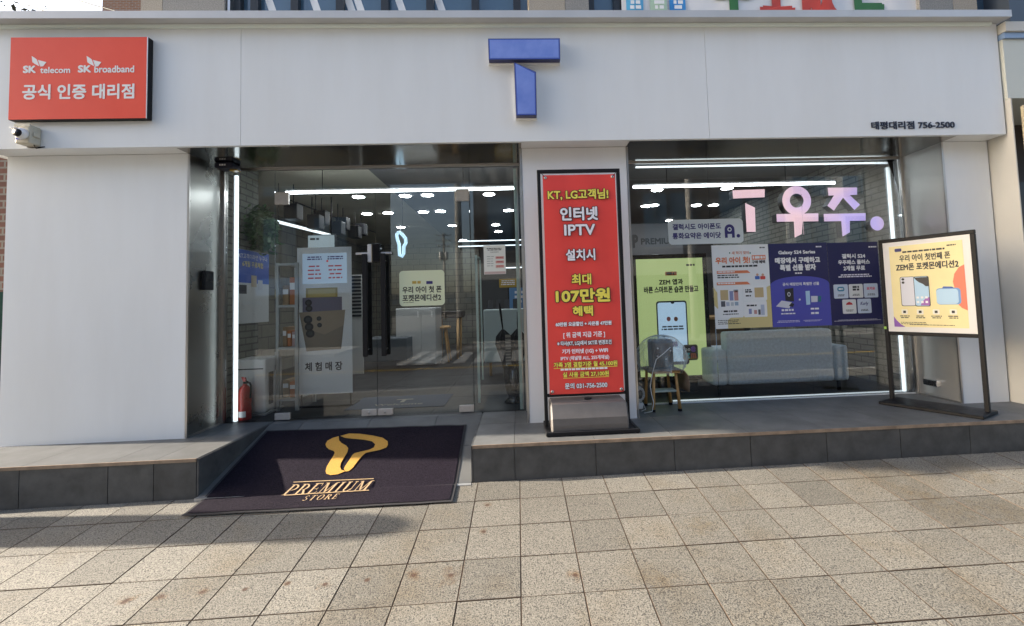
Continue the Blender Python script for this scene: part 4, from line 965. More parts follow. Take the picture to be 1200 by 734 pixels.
micro(t, PR(*cr4(470, 552, 620, 568), yi), 2, LAV, yi-.0006, seed=76, fill=.35); micro(t, PR(*cr4(632, 548, 750, 560), yi), 2, LAV, yi-.0006, seed=77, fill=.35)
# navy poster
t, r = paper('promotion_poster', 'navy promotion poster with five white logo tiles in the display window', 'poster', (972.1, 284, 1031.6, 381), PN)
LP(t, '갤럭시 S24', cr4(868, 143, 1012, 172), yi-.0004, WHITE_PRINT, .05); LP(t, '우주패스 플러스', cr4(845, 180, 1040, 209), yi-.0004, WHITE_PRINT, .05); LP(t, '2개월 무료', cr4(878, 216, 1011, 247), yi-.0004, WHITE_PRINT, .05)
micro(t, PR(*cr4(846, 268, 1052, 291), yi), 2, LAV, yi-.0004, seed=80, fill=.6); micro(t, PR(*cr4(1028, 97, 1082, 106), yi), 1, WHITE_PRINT, yi-.0004, seed=81, fill=.9); micro(t, PR(*cr4(820, 545, 1112, 556), yi), 2, LAV, yi-.0004, seed=82, fill=.35)
for k, b in enumerate(((819, 331, 907, 417), (912, 329, 998, 413), (1003, 325, 1089, 411), (873, 423, 957, 510), (965, 419, 1049, 507))):
    R4 = PR(*cr4(*b), yi); tl_ = print_shape(t, 'logo_tile', rrect(*R4, .012), yi-.0006, mat('tile_white%d' % (k % 2), ((.55, .62, .72), (.70, .70, .68))[k in (1, 3)], .5))
    micro(t, rr_(R4, .22, .12, .78, .28), 2, DK, yi-.0014, seed=90+k)
    ff = on(R4)
    if k == 0: print_shape(t, 'logo_ring', rrect(*rr_(R4, .25, .5, .75, .82), .02), yi-.0012, mat('green_blue_print', (.05, .22, .35), .5)); micro(t, rr_(R4, .33, .6, .67, .72), 1, WHITE_PRINT, yi-.0020, seed=17, fill=.9)
    if k == 1: micro(t, rr_(R4, .22, .48, .78, .86), 2, DK, yi-.0014, seed=18, fill=.75)
    if k == 2: lettering(t, '요기요', rr_(R4, .2, .54, .8, .76), yi-.0014, mat('pinkred_print', (.65, .04, .09), .5), .05)
    if k == 3: print_shape(t, 'logo_roof', [ff(.25, .62), ff(.75, .62), ff(.7, .74), ff(.5, .84), ff(.3, .74)], yi-.0014, mat('crimson_print', (.5, .03, .04), .5))
    if k == 4: lettering(t, 'Kurly', rr_(R4, .2, .5, .8, .8), yi-.0014, NAV, .02, shear=.3)
# light-blue notice, white notice
t, r = paper('paper_notice', 'light blue two-column paper notice taped high on the left glass door', 'notice', (354.5, 297, 406.5, 332.5), mat('light_blue_paper', (.52, .70, .84), .5))
for k, s in enumerate((.08, .55)):
    micro(t, rr_(r, s, .76, s+.38, .90), 2, NAV, YI-.0006, seed=100+k); micro(t, rr_(r, s+.03, .08, s+.35, .60), 4, mat('dull_red_print', (.42, .08, .10), .5), YI-.0006, seed=102+k, fill=.35)
p = on(r)(.56, .74); print_shape(t, 'red_dot', ell(p[0], p[1], .010, .010), YI-.001, mat('redd', (.8, .1, .08), .5))
t, r = paper('paper_notice', 'white paper notice with small pink boxes on the glass beside the centre pier', 'notice', (567, 287.5, 592.5, 321.5), mat('white_paper', (.76, .79, .77), .5))
micro(t, rr_(r, .14, .80, .86, .90), 2, DK, YI-.0006, seed=110); micro(t, rr_(r, .3, .74, .7, .77), 1, DK, YI-.0006, seed=111)
for k in range(3): print_shape(t, 'printed_box', poly4(rr_(r, .54, .52-.15*k, .92, .61-.15*k)), YI-.0006, mat('pink_print', (.62, .33, .30), .5)); micro(t, rr_(r, .57, .54-.15*k, .89, .59-.15*k), 1, mat('dull_red_print', (.42, .08, .10), .5), YI-.0012, seed=112+k)
micro(t, rr_(r, .14, .22, .48, .62), 5, mat('grey_print', (.3, .33, .34), .5), YI-.0006, seed=116, fill=.25, align='l'); print_shape(t, 'printed_band', poly4(rr_(r, .02, .01, .98, .09)), YI-.0006, mat('rose_print', (.55, .42, .42), .5))
# three-dimensional lilac letters behind the display glass
LIL = bpy.data.materials.new('lilac_pink_letter_face'); LIL.use_nodes = True; t_ = LIL.node_tree; b_ = t_.nodes['Principled BSDF']; b_.inputs['Roughness'].default_value = .4
ge = N(t_, 'ShaderNodeNewGeometry'); nz = N(t_, 'ShaderNodeTexNoise'); nz.inputs['Scale'].default_value = 1.5; cr_2 = N(t_, 'ShaderNodeValToRGB')
cr_2.color_ramp.elements[0].position = .38; cr_2.color_ramp.elements[0].color = (.50, .40, .78, 1); cr_2.color_ramp.elements[1].position = .6; cr_2.color_ramp.elements[1].color = (.80, .55, .60, 1)
t_.links.new(ge.outputs['Position'], nz.inputs['Vector']); t_.links.new(nz.outputs[0], cr_2.inputs[0]); t_.links.new(cr_2.outputs[0], b_.inputs['Base Color'])
t_.links.new(cr_2.outputs[0], b_.inputs['Emission Color']); b_.inputs['Emission Strength'].default_value = .2      # faces emit a little of their own colour
SIDE = mat('black_letter_side', (.012, .012, .014), .5)
YL = YG+.03
def L5(pts): return [(onY(830+a/5.217, 170+b/5.217, YL).x, onY(830+a/5.217, 170+b/5.217, YL).z) for a, b in pts]
def glyph3(name, label, polys, ring=None):
    t = thing(name, label, 'sign letter', (L5([(polys[0][0])])[0][0] if polys else 0, YL, L5([polys[0][0]])[0][1]))
    for k, pts in enumerate(polys):
        P_ = L5(pts); MB().prism(P_, YL+.001+k*.0004, YL+.085).build('letter_side', SIDE, t); print_shape(t, 'letter_face', P_, YL-k*.0004, LIL)
    if ring:
        cx_, cz_, R_, r_ = ring; c = L5([(cx_, cz_)])[0]; s = L5([(cx_+R_, cz_)])[0][0]-c[0]; s2 = s*r_/R_; n = 36
        b = MB(); b.recalc = False; vs = []
        for rad in (s, s2): vs += [(c[0]+rad*math.cos(2*math.pi*k/n), YL-.0016, c[1]+rad*math.sin(2*math.pi*k/n)) for k in range(n)]
        if s2 > 0: b.add(vs, [(k, (k+1) % n, n+(k+1) % n, n+k) for k in range(n)])
        else: b.add(vs[:n], [list(range(n))])
        b.build('letter_face', LIL, t)
        b = MB(); b.recalc = False
        for rad in ((s, s2) if s2 > 0 else (s,)):
            vs = [(c[0]+rad*math.cos(2*math.pi*k/n), y, c[1]+rad*math.sin(2*math.pi*k/n)) for y in (YL-.001, YL+.085) for k in range(n)]
            b.add(vs, [(k, (k+1) % n, n+(k+1) % n, n+k) for k in range(n)])
        b.build('letter_side', SIDE, t)
    return t
glyph3('sign_letter', 'lilac letter T of the window sign, bar and slanted stem', [[(148, 278), (345, 270), (345, 320), (152, 328)], [(225, 355), (285, 383), (290, 532), (235, 532)]])
glyph3('sign_letter', 'pink ring-topped syllable of the lilac window sign', [[(417, 423), (673, 418), (673, 467), (419, 470)], [(523, 462), (577, 460), (572, 545), (528, 567)]], (540, 341, 88, 42))
glyph3('sign_letter', 'lilac syllable with two splayed strokes in the window sign', [[(730, 262), (910, 260), (910, 305), (735, 310)], [(770, 306), (836, 305), (768, 402), (728, 372)], [(808, 306), (862, 304), (928, 366), (893, 398)], [(705, 422), (962, 417), (962, 463), (708, 468)], [(812, 460), (865, 458), (865, 535), (820, 560)]])
t = thing('sign_letter', 'round lilac full stop ending the window sign', 'sign letter', (*L5([(1032, 480)])[0][:1], YL, L5([(1032, 522)])[0][1]))
c = L5([(1032, 480)])[0]; s = L5([(1074, 480)])[0][0]-c[0]
print_shape(t, 'letter_face', ell(c[0], c[1], s, s, 32), YL-.001, LIL); MB().prism(ell(c[0], c[1], s, s, 32), YL, YL+.085).build('letter_side', SIDE, t)
# ================================================================== the shop inside
def struct(o): return tag(o, kind='structure')
IZ = 2.65; IX0, IX1, IY1 = -4.10, 4.08, 8.5; BX = -2.86
FLOORT = mat('dark_interior_tile', (.022, .0225, .024), .45, var=.3, vscale=3, rvar=.08, spec=.25)
fl_ = struct(box('interior_floor', IX0, IX1, .471, IY1, -.2, -.004, CEMENT))
for i in range(10):
    for j in range(10):
        x0 = IX0+i*.8165; y0 = .472+j*.8
        box('floor_tile', x0+.002, x0+.8145, y0+.002, y0+.798, -.0038, .0, FLOORT, fl_)
WALLP = mat('interior_plaster', (.36, .34, .30), .8, var=.2, vscale=2)
DARKWALL = mat('charcoal_wall_panel', (.045, .045, .048), .5, var=.2, vscale=2)
struct(box('interior_ceiling', IX0, -1.701, YG+.055, IY1, IZ, IZ+.02, mat('beige_ceiling_lit', (.60, .57, .46), .8, var=.15, vscale=2)))  # beige left part, made lighter so the colour carries the light on it
ce = struct(box('interior_ceiling', -1.70, IX1, YG+.055, IY1, IZ, IZ+.02, mat('interior_ceiling_paint', (.16, .16, .16), .8)))
struct(box('interior_wall', BX, BX+.05, .546, 1.22, 0, IZ-.001, brickmat('pale_brick_left', (.22, .225, .19), (.18, .185, .16), (.09, .09, .08), .22, .068, .008, 'yz')))
struct(box('interior_wall', IX0, IX0+.05, .55, IY1, 0, IZ-.001, brickmat('tiled_wall_left', (.22, .21, .175), (.19, .18, .15), (.10, .10, .09), .4, .2, .008, 'yz')))
struct(box('interior_wall', IX0+.051, BX-.001, .546, .60, 0, IZ-.001, WALLP))
struct(box('interior_wall', IX1-.05, IX1, .55, IY1, 0, IZ, brickmat('pale_brick_right', (.23, .23, .20), (.19, .19, .165), (.09, .09, .08), .22, .068, .008, 'yz')))
bw = struct(box('interior_wall', IX0+.051, IX1-.051, IY1-.05, IY1, 0, IZ, DARKWALL))
struct(box('interior_wall', IX0+.051, -1.0, IY1-.20, IY1-.051, 0, IZ, brickmat('pale_brick_back', (.24, .23, .19), (.21, .20, .165), (.11, .11, .10), .3, .15, .008, 'xz')))
struct(box('interior_partition', XB_+.12, XC-.12, .56, .75, 0, IZ, DARKWALL))
# sheet closing the gap between soffit and interior ceiling
struct(box('interior_lintel', IX0, IX1, YG+.051, YG+.0545, HS-.001, IZ, DARKWALL))
# downlights
proto = None
for u, v in ((420, 230), (475, 229), (501, 228), (573, 227), (430, 250), (455, 249), (496, 248), (516, 247), (596, 246), (530, 264), (581, 263), (584, 271), (543, 281), (470, 266), (770, 222), (852, 220), (757, 241), (766, 240), (816, 240), (836, 240), (785, 258), (768, 266), (748, 275), (764, 275), (910, 219), (905, 238)):
    p = onZ(u, v, IZ)
    if p.x < IX0+.2 or p.x > IX1-.2: continue
    if proto is None:
        proto = t = thing('ceiling_downlight', 'round recessed downlight glowing in the dark shop ceiling', 'downlight', (p.x, p.y, IZ), 0, 'downlights in the shop ceiling')
        MB().lathe([(.085, -.012), (.105, -.010), (.108, 0)], (0, 0, 0), 20).build('trim_ring', WP, t, True)
        MB().lathe([(.001, -.016), (.08, -.016), (.083, -.0125)], (0, 0, 0), 20).build('lamp', LEDW, t, True)
    else:
        t = proto.copy(); COL.objects.link(t); t.location = (p.x, p.y, IZ)
        for c in proto.children: d = c.copy(); COL.objects.link(d); d.parent = t
# long linear lamps
for k, (a, b, lab) in enumerate((((335, 225), (604, 222), 'long lit tube light under the ceiling inside the entrance'), ((742, 220), (978, 214), 'long lit tube light under the ceiling behind the window sign'))):
    p, q2 = onY(*a, 1.3), onY(*b, 1.3); z = (p.z+q2.z)/2
    t = thing('tube_light', lab, 'tube light', ((p.x+q2.x)/2, 1.3, z))
    box('tube', p.x, min(q2.x, IX1-.1), 1.285, 1.315, z-.012, z+.012, TUBE, t, r=.005); box('housing', p.x, min(q2.x, IX1-.1), 1.29, 1.31, z+.0125, z+.035, WP, t)
    for x in (p.x+.4, q2.x-.6): box('hanger', x, x+.006, 1.297, 1.303, z+.0355, IZ, BLACK, t)
p, q2 = onY(325, 260, 2.0), onY(392, 277, 3.4)
t = thing('tube_light', 'slanting lit tube light along the left wall over the hanging screen', 'tube light', ((p.x+q2.x)/2, 3.6, p.z))
MB().tube([(p.x, 2.0, p.z), (q2.x, 3.4, q2.z)], .02, 8).build('tube', LED, t)
box('hanger', p.x-.003, p.x+.003, 2.03, 2.036, p.z+.02, IZ, BLACK, t)
# black track spotlights
proto = None
for u, v, y in ((344, 247, 2.1), (370, 259, 2.7), (377, 254, 2.9), (396, 266, 3.3), (402, 261, 3.6), (416, 271, 4.0), (423, 268, 4.3)):
    p = onY(u, v, y)
    t = thing('track_spotlight', 'black square spotlight hanging from the ceiling above the phone banner', 'spotlight', (p.x, y, IZ), 0, 'black ceiling spotlights')
    MB().bbox(p.x-.085, p.x+.085, y-.09, y+.09, p.z-.12, p.z+.08, .008).build('lamp_head', BLACK, t)
    MB().tube([(p.x, y, p.z+.07), (p.x, y, IZ)], .008, 6).build('stem', BLACK, t)
a = onZ(335, 232, IZ); b = onZ(440, 272, IZ)
t = thing('lighting_track', 'thin black lighting track running back along the entrance ceiling', 'track', (a.x, 2, IZ))
MB().tube([(max(a.x, IX0+.1), a.y, IZ-.012), (b.x, b.y, IZ-.012)], .012, 6).build('rail', BLACK, t)
# hanging screen
x0, z0, x1, z1 = PR(360, 275, 393, 292, 2.8)
t = thing('hanging_screen', 'grey menu screen hung from the ceiling on two black rods above the phone banner', 'screen', ((x0+x1)/2, 2.8, z0))
MB().bbox(x0, x1, 2.8, 2.84, z0, z1, .006).build('frame', BLACK, t); s = print_shape(t, 'display', poly4((x0+.012, z0+.012, x1-.012, z1-.012)), 2.7985, mat('grey_display', (.25, .30, .33), .3, emit=(.4, .5, .55), estr=.12))
micro(t, (x0+.03, z1-.10, x0+.18, z1-.05), 1, DK, 2.7975, seed=3); 
for x in (x0+.06, x1-.06): MB().tube([(x, 2.82, z1), (x, 2.82, IZ)], .01, 6).build('rod', BLACK, t)
# wreath of leaves high on the left wall
wx = BX+.056; wp = onP(298, 268, (wx, 0, 0), Vector((1, 0, 0)))
t = thing('hanging_plant', 'bushy dark green hanging plant on the pale brick wall', 'plant', (wx, wp.y, wp.z-.3))
r_ = random.Random(2); lv = MB()
for k in range(1500):
    c = Vector((wx+.03+abs(r_.gauss(0, .06)), wp.y+r_.gauss(0, .085), wp.z+r_.gauss(0, .085))); d = Vector((r_.uniform(-1, 1), r_.uniform(-1, 1), r_.uniform(-1, .4))).normalized(); e = d.orthogonal().normalized()
    l = r_.uniform(.05, .11); lv.add([c, c+d*l*.5+e*l*.22, c+d*l, c+d*l*.5-e*l*.22], [(0, 1, 2, 3)])
lo = lv.build('foliage', mat('plant_leaf', (.07, .15, .05), .5, var=.5, vscale=20), t); tag(lo, kind='stuff')
st = MB()
for k in range(7): st.tube([(wx+.02, wp.y, wp.z-.02), (wx+.08, wp.y+r_.uniform(-.12, .12), wp.z+r_.uniform(-.16, .16))], .004, 5)
so_ = st.build('stem', mat('plant_stem', (.08, .06, .03), .7), t); tag(so_, kind='stuff')
# wall poster on the left wall
vx = BX+.056
def onWL(u, v): p = onP(u, v, (vx, 0, 0), Vector((1, 0, 0))); return p
pA, pB = onWL(284, 297), onWL(322, 379)
y0, y1, z0, z1 = .78, 1.42, onWL(303, 378).z, onWL(303, 296).z
t = thing('wall_poster', 'grey and blue device poster on the pale brick wall above the purifier', 'poster', (vx, (y0+y1)/2, z0))
box('sheet', vx-.005, vx, y0, y1, z0, z1, mat('grey_poster', (.55, .57, .58), .5), t); 
box('blue_header', vx+.0002, vx+.002, y0+.002, y1-.002, z0+(z1-z0)*.55, z1-.002, mat('royal_poster_blue', (.03, .09, .42), .5), t)
def wl_text(body, s0, t0, s1, t1, m, bold):
    v_, f_ = glyphs(body); xa_ = min(p[0] for p in v_); xb__ = max(p[0] for p in v_); za = min(p[1] for p in v_); zb = max(p[1] for p in v_)
    b = MB(); b.recalc = False; b.add([(vx+.0035, y0+(y1-y0)*(s0+(s1-s0)*(p[0]-xa_)/(xb__-xa_)), z0+(z1-z0)*(t0+(t1-t0)*(p[1]-za)/(zb-za))) for p in v_], f_); return b.build('lettering', m, t)
wl_text('SKT고객이라면 누구나', .06, .88, .94, .95, WHITE_PRINT, 0); wl_text('6개월 무료체험', .2, .77, .8, .85, YEL, 0)
for k, (s, tt, w_, h_, c) in enumerate(((.45, .50, .16, .16, (.45, .38, .28)), (.65, .46, .14, .14, (.5, .5, .52)), (.12, .40, .2, .12, (.04, .04, .05)), (.2, .25, .55, .05, (.55, .58, .6)))):
    box('printed_device', vx+.0022, vx+.0035, y0+(y1-y0)*s, y0+(y1-y0)*(s+w_), z0+(z1-z0)*tt, z0+(z1-z0)*(tt+h_), mat('dev_%d' % k, c, .5), t)
# air purifier
t = thing('air_purifier', 'white tower air purifier with black side grille by the brick wall', 'air purifier', (-2.58, .95, 0))
pz = onY(300, 420, .82).z
MB().bbox(-2.79, -2.47, .72, 1.05, .03, pz, .02).build('body', WP, t); MB().bbox(-2.80, -2.46, .71, 1.06, .002, .029, .008).build('base', mat('grey_plastic', (.35, .36, .37), .4), t)
MB().box(-2.4695, -2.465, .78, .86, .10, pz-.14).build('grille', DKM, t); MB().box(-2.77, -2.49, .7175, .7195, pz-.10, pz-.09).build('panel_gap', DKM, t)
sl2 = MB()
for k in range(14): sl2.box(-2.4645, -2.462, .785, .855, .12+k*(pz-.3)/14, .126+k*(pz-.3)/14)
tag(sl2.build('grille_bars', BLACK, t), kind='stuff')
# fire extinguisher
p = onZ(287, 491, 0); ex, ey = p.x+.015, .60
RP = mat('extinguisher_red', (.42, .03, .022), .3, coat=.4)
t = thing('fire_extinguisher', 'red fire extinguisher with white label standing behind the left glass', 'extinguisher', (ex, ey, 0))
MB().lathe([(.052, .0), (.055, .008), (.055, .25), (.050, .285), (.033, .312), (.018, .322), (.018, .335)], (ex, ey, 0), 24).build('cylinder', RP, t)
MB().lathe([(.016, .3355), (.016, .352), (.012, .356)], (ex, ey, 0), 14).build('valve', BLACK, t)
MB().add([(ex-.01, ey-.01, .356), (ex+.012, ey-.01, .356), (ex+.004, ey-.01, .395), (ex-.03, ey-.01, .40), (ex-.01, ey+.01, .356), (ex+.012, ey+.01, .356), (ex+.004, ey+.01, .395), (ex-.03, ey+.01, .40)], [(0, 1, 2, 3), (7, 6, 5, 4), (0, 4, 5, 1), (1, 5, 6, 2), (2, 6, 7, 3), (3, 7, 4, 0)]).build('lever', RP, t)
MB().tube([(ex+.016, ey, .345), (ex+.05, ey-.01, .343), (ex+.064, ey-.015, .32), (ex+.062, ey-.02, .2)], .008, 8).build('hose', BLACK, t)
MB().lathe([(.001, -.012), (.014, -.012), (.014, .0)], (ex+.03, ey-.015, .352), 12, 'y').build('gauge', BLACK, t)
b = MB(); vs = []
for k in range(7):
    a = math.radians(-125+k*12)
    for z in (.03, .085): vs.append((ex+.0558*math.cos(a), ey+.0558*math.sin(a), z))
b.add(vs, [(2*k, 2*k+2, 2*k+3, 2*k+1) for k in range(6)], True).build('label', WHITE_PRINT, t)
# phone banner behind the left door
YP = 1.0
C4 = [onY(*p, YP) for p in ((351.5, 465), (415, 458), (410, 289), (345, 291))]
t = thing('phone_banner', 'tall grey standing banner with three phones behind the left glass door', 'banner', ((C4[0].x+C4[1].x)/2, YP, 0))
x0, x1 = (C4[0].x+C4[3].x)/2, (C4[1].x+C4[2].x)/2; z0, z1 = (C4[0].z+C4[1].z)/2, (C4[2].z+C4[3].z)/2
r = (x0, z0, x1, z1); f = on(r)
MB().prism(poly4(r), YP, YP+.003).build('sheet', mat('pale_grey_banner', (.80, .83, .85), .5, bump=.05, bscale=5), t)
for x in (x0+.03, x1-.03): MB().tube([(x, YP+.03, .02), (x, YP+.012, z1-.02)], .008, 6).build('pole', BLACK, t)
MB().bbox(x0+.0, x1+.0, YP-.0, YP+.22, .001, .02, .005).build('base', BLACK, t)
def ph(q4, m, dz, nm='printed_phone'): return print_shape(t, nm, [f(*a) for a in q4], YP-dz, m)
ph([(.16, .72), (.74, .72), (.74, .64), (.16, .64)], mat('gold_phone_print', (.42, .33, .10), .4), .001); ph([(.20, .71), (.70, .71), (.70, .66), (.20, .66)], mat('straw_print', (.55, .46, .18), .4), .0016)
ph([(.10, .655), (.82, .655), (.82, .53), (.10, .53)], mat('mauve_phone_print', (.16, .15, .22), .4), .0022)
ph([(.04, .555), (.88, .565), (.80, .30), (.17, .29)], mat('bronze_phone_print', (.24, .20, .155), .4), .003)
ph([(.04, .555), (.88, .565), (.85, .46), (.5, .40), (.12, .45)], mat('bronze_phone_light', (.33, .27, .20), .4), .0034)
for s, tt, rr2 in ((.20, .505, .045), (.22, .455, .045), (.24, .41, .045), (.40, .51, .025), (.41, .465, .025), (.21, .62, .036), (.22, .58, .036)):
    c = f(s, tt); print_shape(t, 'printed_lens', ell(c[0], c[1], rr2, rr2*.95), YP-.0042, DK); print_shape(t, 'printed_lens', ell(c[0], c[1], rr2*.55, rr2*.5), YP-.0048, mat('lens_dark', (.05, .055, .06), .3))
lettering(t, '체 험 매 장', rr_(r, .14, .155, .82, .215), YP-.001, DK, .03)
# grey metal display frame at its left edge
fx0, fx1 = onY(323, 400, .9).x, onY(349, 400, .9).x
t = thing('display_shelf', 'grey framed display shelf with phone boxes left of the phone banner', 'shelf', ((fx0+fx1)/2, 1.1, 0))
z1 = onY(340, 308, .9).z
for x in (fx0, fx1-.03):
    for y in (.9, 1.3): box('post', x, x+.03, y, y+.03, .0, z1, mat('grey_frame_metal', (.36, .38, .38), .4, .3), t)
for z in (.10, .62, 1.05, z1-.03): box('shelf_board', fx0+.031, fx1-.031, .9, 1.33, z, z+.025, mat('grey_frame_metal', (.36, .38, .38), .4, .3), t)
rb_ = random.Random(4)
for k, (z, n_) in enumerate(((.125, 2), (.645, 3), (1.075, 2))):
    for i in range(n_):
        xx = fx0+.04+i*(fx1-fx0-.08)/n_; hh = rb_.uniform(.14, .3)
        bx_ = thing('phone_box', ('tan', 'orange', 'pale pink')[i % 3]+' phone box on the '+('bottom', 'middle', 'top')[k]+' level of the grey display shelf', 'box', (xx, 1.0, z))
        col = ((.32, .22, .12), (.45, .16, .05), (.50, .34, .32))[i % 3]
        MB().bbox(xx, xx+(fx1-fx0-.1)/n_, .96, 1.16, z+.0005, z+hh, .003, 1).build('carton', mat('carton_%d' % (i % 3), col, .6), bx_)
        MB().box(xx+.004, xx+(fx1-fx0-.1)/n_-.004, .9575, .9595, z+hh*.55, z+hh*.8).build('carton_label', WHITE_PRINT, bx_)
# cabinet, ottoman, table, stool at the back left
def backbox(name, label, cat, px, y, d, m, legs=True, top=None):
    x0, z0, x1, z1 = PR(*px, y)
    t = thing(name, label, cat, ((x0+x1)/2, y+d/2, 0)); MB().bbox(x0, x1, y, y+d, max(z0, .0), z1, .015).build('body', m, t); return t, x0, x1, z1
CW = mat('white_cabinet_laminate', (.50, .50, .49), .4)
t, x0, x1, z1 = backbox('white_cabinet', 'white two-door cabinet standing on the shop floor behind the right door', 'cabinet', (464, 361, 511, 428), 4.0, .6, CW)
xm_ = x0+(x1-x0)*.64
for a, b in ((x0+.01, xm_-.003), (xm_+.003, x1-.01)): d = box('door_leaf', a, b, 3.985, 3.9995, .06, z1-.04, CW, t); box('handle', b-.06, b-.04, 3.972, 3.9845, z1-.16, z1-.06, WP, d)
GF = mat('grey_sofa_fabric', (.62, .71, .80), .85, var=.2, vscale=40, bump=.15, bscale=300)
t, x0, x1, z1 = backbox('ottoman', 'low dark grey upholstered ottoman left of the white cabinet', 'ottoman', (424, 397, 477, 424), 3.6, .7, mat('dark_grey_fabric', (.09, .10, .11), .9))
t, x0, x1, z1 = backbox('wooden_table', 'dark topped table with pale wooden legs behind the white cabinet', 'table', (507, 365, 541, 373), 4.9, .6, mat('dark_tabletop', (.05, .04, .035), .4))
for x in (x0+.06, x1-.1):
    for y in (4.95, 5.4): MB().tube([(x, y, 0), (x+.02, y, z1-.09)], .025, 8).build('leg', WOOD, t)
t = thing('wooden_stool', 'tall round stool with splayed pale wooden legs beside the white cabinet', 'stool', (onZ(518, 424, 0).x, 4.6, 0))
c = onZ(518, 424, 0); sx3 = c.x
MB().lathe([(.02, .60), (.17, .60), (.175, .63), (.16, .645)], (sx3, 4.6, 0), 20).build('seat', WOOD, t)
for a in (45, 135, 225, 315): MB().tube([(sx3+.2*math.cos(math.radians(a)), 4.6+.2*math.sin(math.radians(a)), 0), (sx3+.1*math.cos(math.radians(a)), 4.6+.1*math.sin(math.radians(a)), .60)], .018, 8).build('leg', WOOD, t)
# white counter beside the umbrellas
t, x0, x1, z1 = backbox('white_counter', 'white counter box on wooden feet behind the umbrella stand', 'counter', (567, 362, 640, 424), 2.6, .5, mat('pale_counter', (.50, .58, .58), .45))
for x in (x0+.08, x1-.2): MB().tube([(x, 2.7, 0), (x, 2.7, .2)], .02, 8).build('foot', WOOD, t)
t2 = thing('acrylic_display', 'row of small phones on clear stands on the white counter', 'display', ((x0+x1)/2, 2.7, z1))
for k in range(4): 
    xx = x0+.06+.12*k; d = MB().add([(xx, 2.66, z1+.002), (xx+.07, 2.66, z1+.002), (xx+.07, 2.72, z1+.14), (xx, 2.72, z1+.14), (xx, 2.67, z1+.002), (xx+.07, 2.67, z1+.002), (xx+.07, 2.73, z1+.14), (xx, 2.73, z1+.14)], [(0, 1, 2, 3), (7, 6, 5, 4), (0, 4, 5, 1), (1, 5, 6, 2), (2, 6, 7, 3), (3, 7, 4, 0)]).build('phone', DK, t2)
# umbrella stand with two umbrellas
ux, uy = -.05, .86
t = thing('umbrella_stand', 'smoked glass vase used as umbrella stand beside the centre pier', 'umbrella stand', (ux, uy, 0))
MB().lathe([(.09, 0), (.10, .012), (.06, .05), (.055, .07), (.075, .10), (.095, .2), (.10, .42), (.098, .42), (.09, .2), (.05, .09)], (ux, uy, 0), 24).build('vase', glass('smoked_glass', (.55, .5, .45), .08), t)
UM = mat('black_umbrella_cloth', (.012, .012, .014), .7)
for k, (dx, lean, hgt, lab) in enumerate(((-.03, -.10, 1.02, 'black folded umbrella with straight handle, taller of the two in the vase'), (.035, .04, .93, 'black folded umbrella with short handle beside the taller one in the vase'))):
    u_ = thing('umbrella', lab, 'umbrella', (ux+dx, uy, .08))
    x_ = lambda z: ux+dx+lean*(z-.1); prof = [(.012, .1), (.02, .2), (.05, .42), (.085, .60), (.07, .68), (.03, .73), (.012, .75)]
    b = MB(); n = 16; vs = []
    for rr2, z in prof:
        for i in range(n): a = 2*math.pi*i/n; q5 = rr2*(1+(.22 if i % 2 else -.18)); vs.append((x_(z)+q5*math.cos(a), uy+q5*math.sin(a)*.8, z))
    b.add(vs, [(j*n+i, j*n+(i+1) % n, (j+1)*n+(i+1) % n, (j+1)*n+i) for j in range(len(prof)-1) for i in range(n)]); b.build('folded_canopy', UM, u_)
    MB().tube([(x_(.74), uy, .74), (x_(hgt-.12), uy, hgt-.12), (x_(hgt), uy, hgt)], [.006, .012, .013], 8).build('handle', BLACK, u_)
t = thing('umbrella_bag_strip', 'striped paper strip hanging over the umbrella vase', 'paper strip', (ux-.03, uy-.11, .4))
box('strip', ux-.07, ux-.015, uy-.105, uy-.103, .40, .70, WALLP, t); b = MB()
for k in range(9): b.box(ux-.069, ux-.016, uy-.1065, uy-.1055, .42+k*.03, .432+k*.03)
tag(b.build('printed_line', DK, t), kind='stuff')
# inside door mat
P0 = [onZ(*p, 0) for p in ((425, 482), (505, 479), (518, 464), (440, 468))]
t = thing('floor_mat', 'blue grey floor mat with white print just inside the doors', 'floor mat', (P0[0].x, P0[0].y, 0))
mx0, mx1, my0, my1 = -1.75, -.75, .80, 1.42
MB().bbox(mx0, mx1, my0, my1, .0005, .008, .003, 1).build('pile', mat('blue_grey_pile', (.07, .09, .13), .9, bump=.5, bscale=300), t)
def inmat(x, y, k): return (x, y, .0086+k)
lettering(t, 'T', (-1.33, 1.05, -1.15, 1.22), 0, mat('tan_pile', (.35, .33, .28), .9), .05, mapf=inmat); lettering(t, 'Welcome', (-1.5, .92, -1.0, 1.0), 0, mat('tan_pile', (.35, .33, .28), .9), .0, mapf=inmat)
# neon P sign hung in the shop
t = thing('neon_letter', 'pale blue glowing outline letter hung behind the right door', 'neon sign', (onY(471, 302, 2.2).x, 2.2, onY(471, 302, 2.2).z))
C5 = lambda pts: [onY(455+a/6.675, 260+b/6.675, 2.2) for a, b in pts]
MB().tube([Vector(p) for p in C5([(70, 90), (88, 82), (110, 100), (135, 130), (138, 165), (122, 195), (120, 250), (108, 272), (88, 262), (86, 215), (84, 175), (72, 140), (66, 110), (70, 90)])], .022, 8).build('tube', emis('neon_blue', (.40, .72, 1), .22), t)
MB().tube([onY(472, 270, 2.2), onY(471.5, 230, 2.2)], .004, 5).build('hanger', BLACK, t)
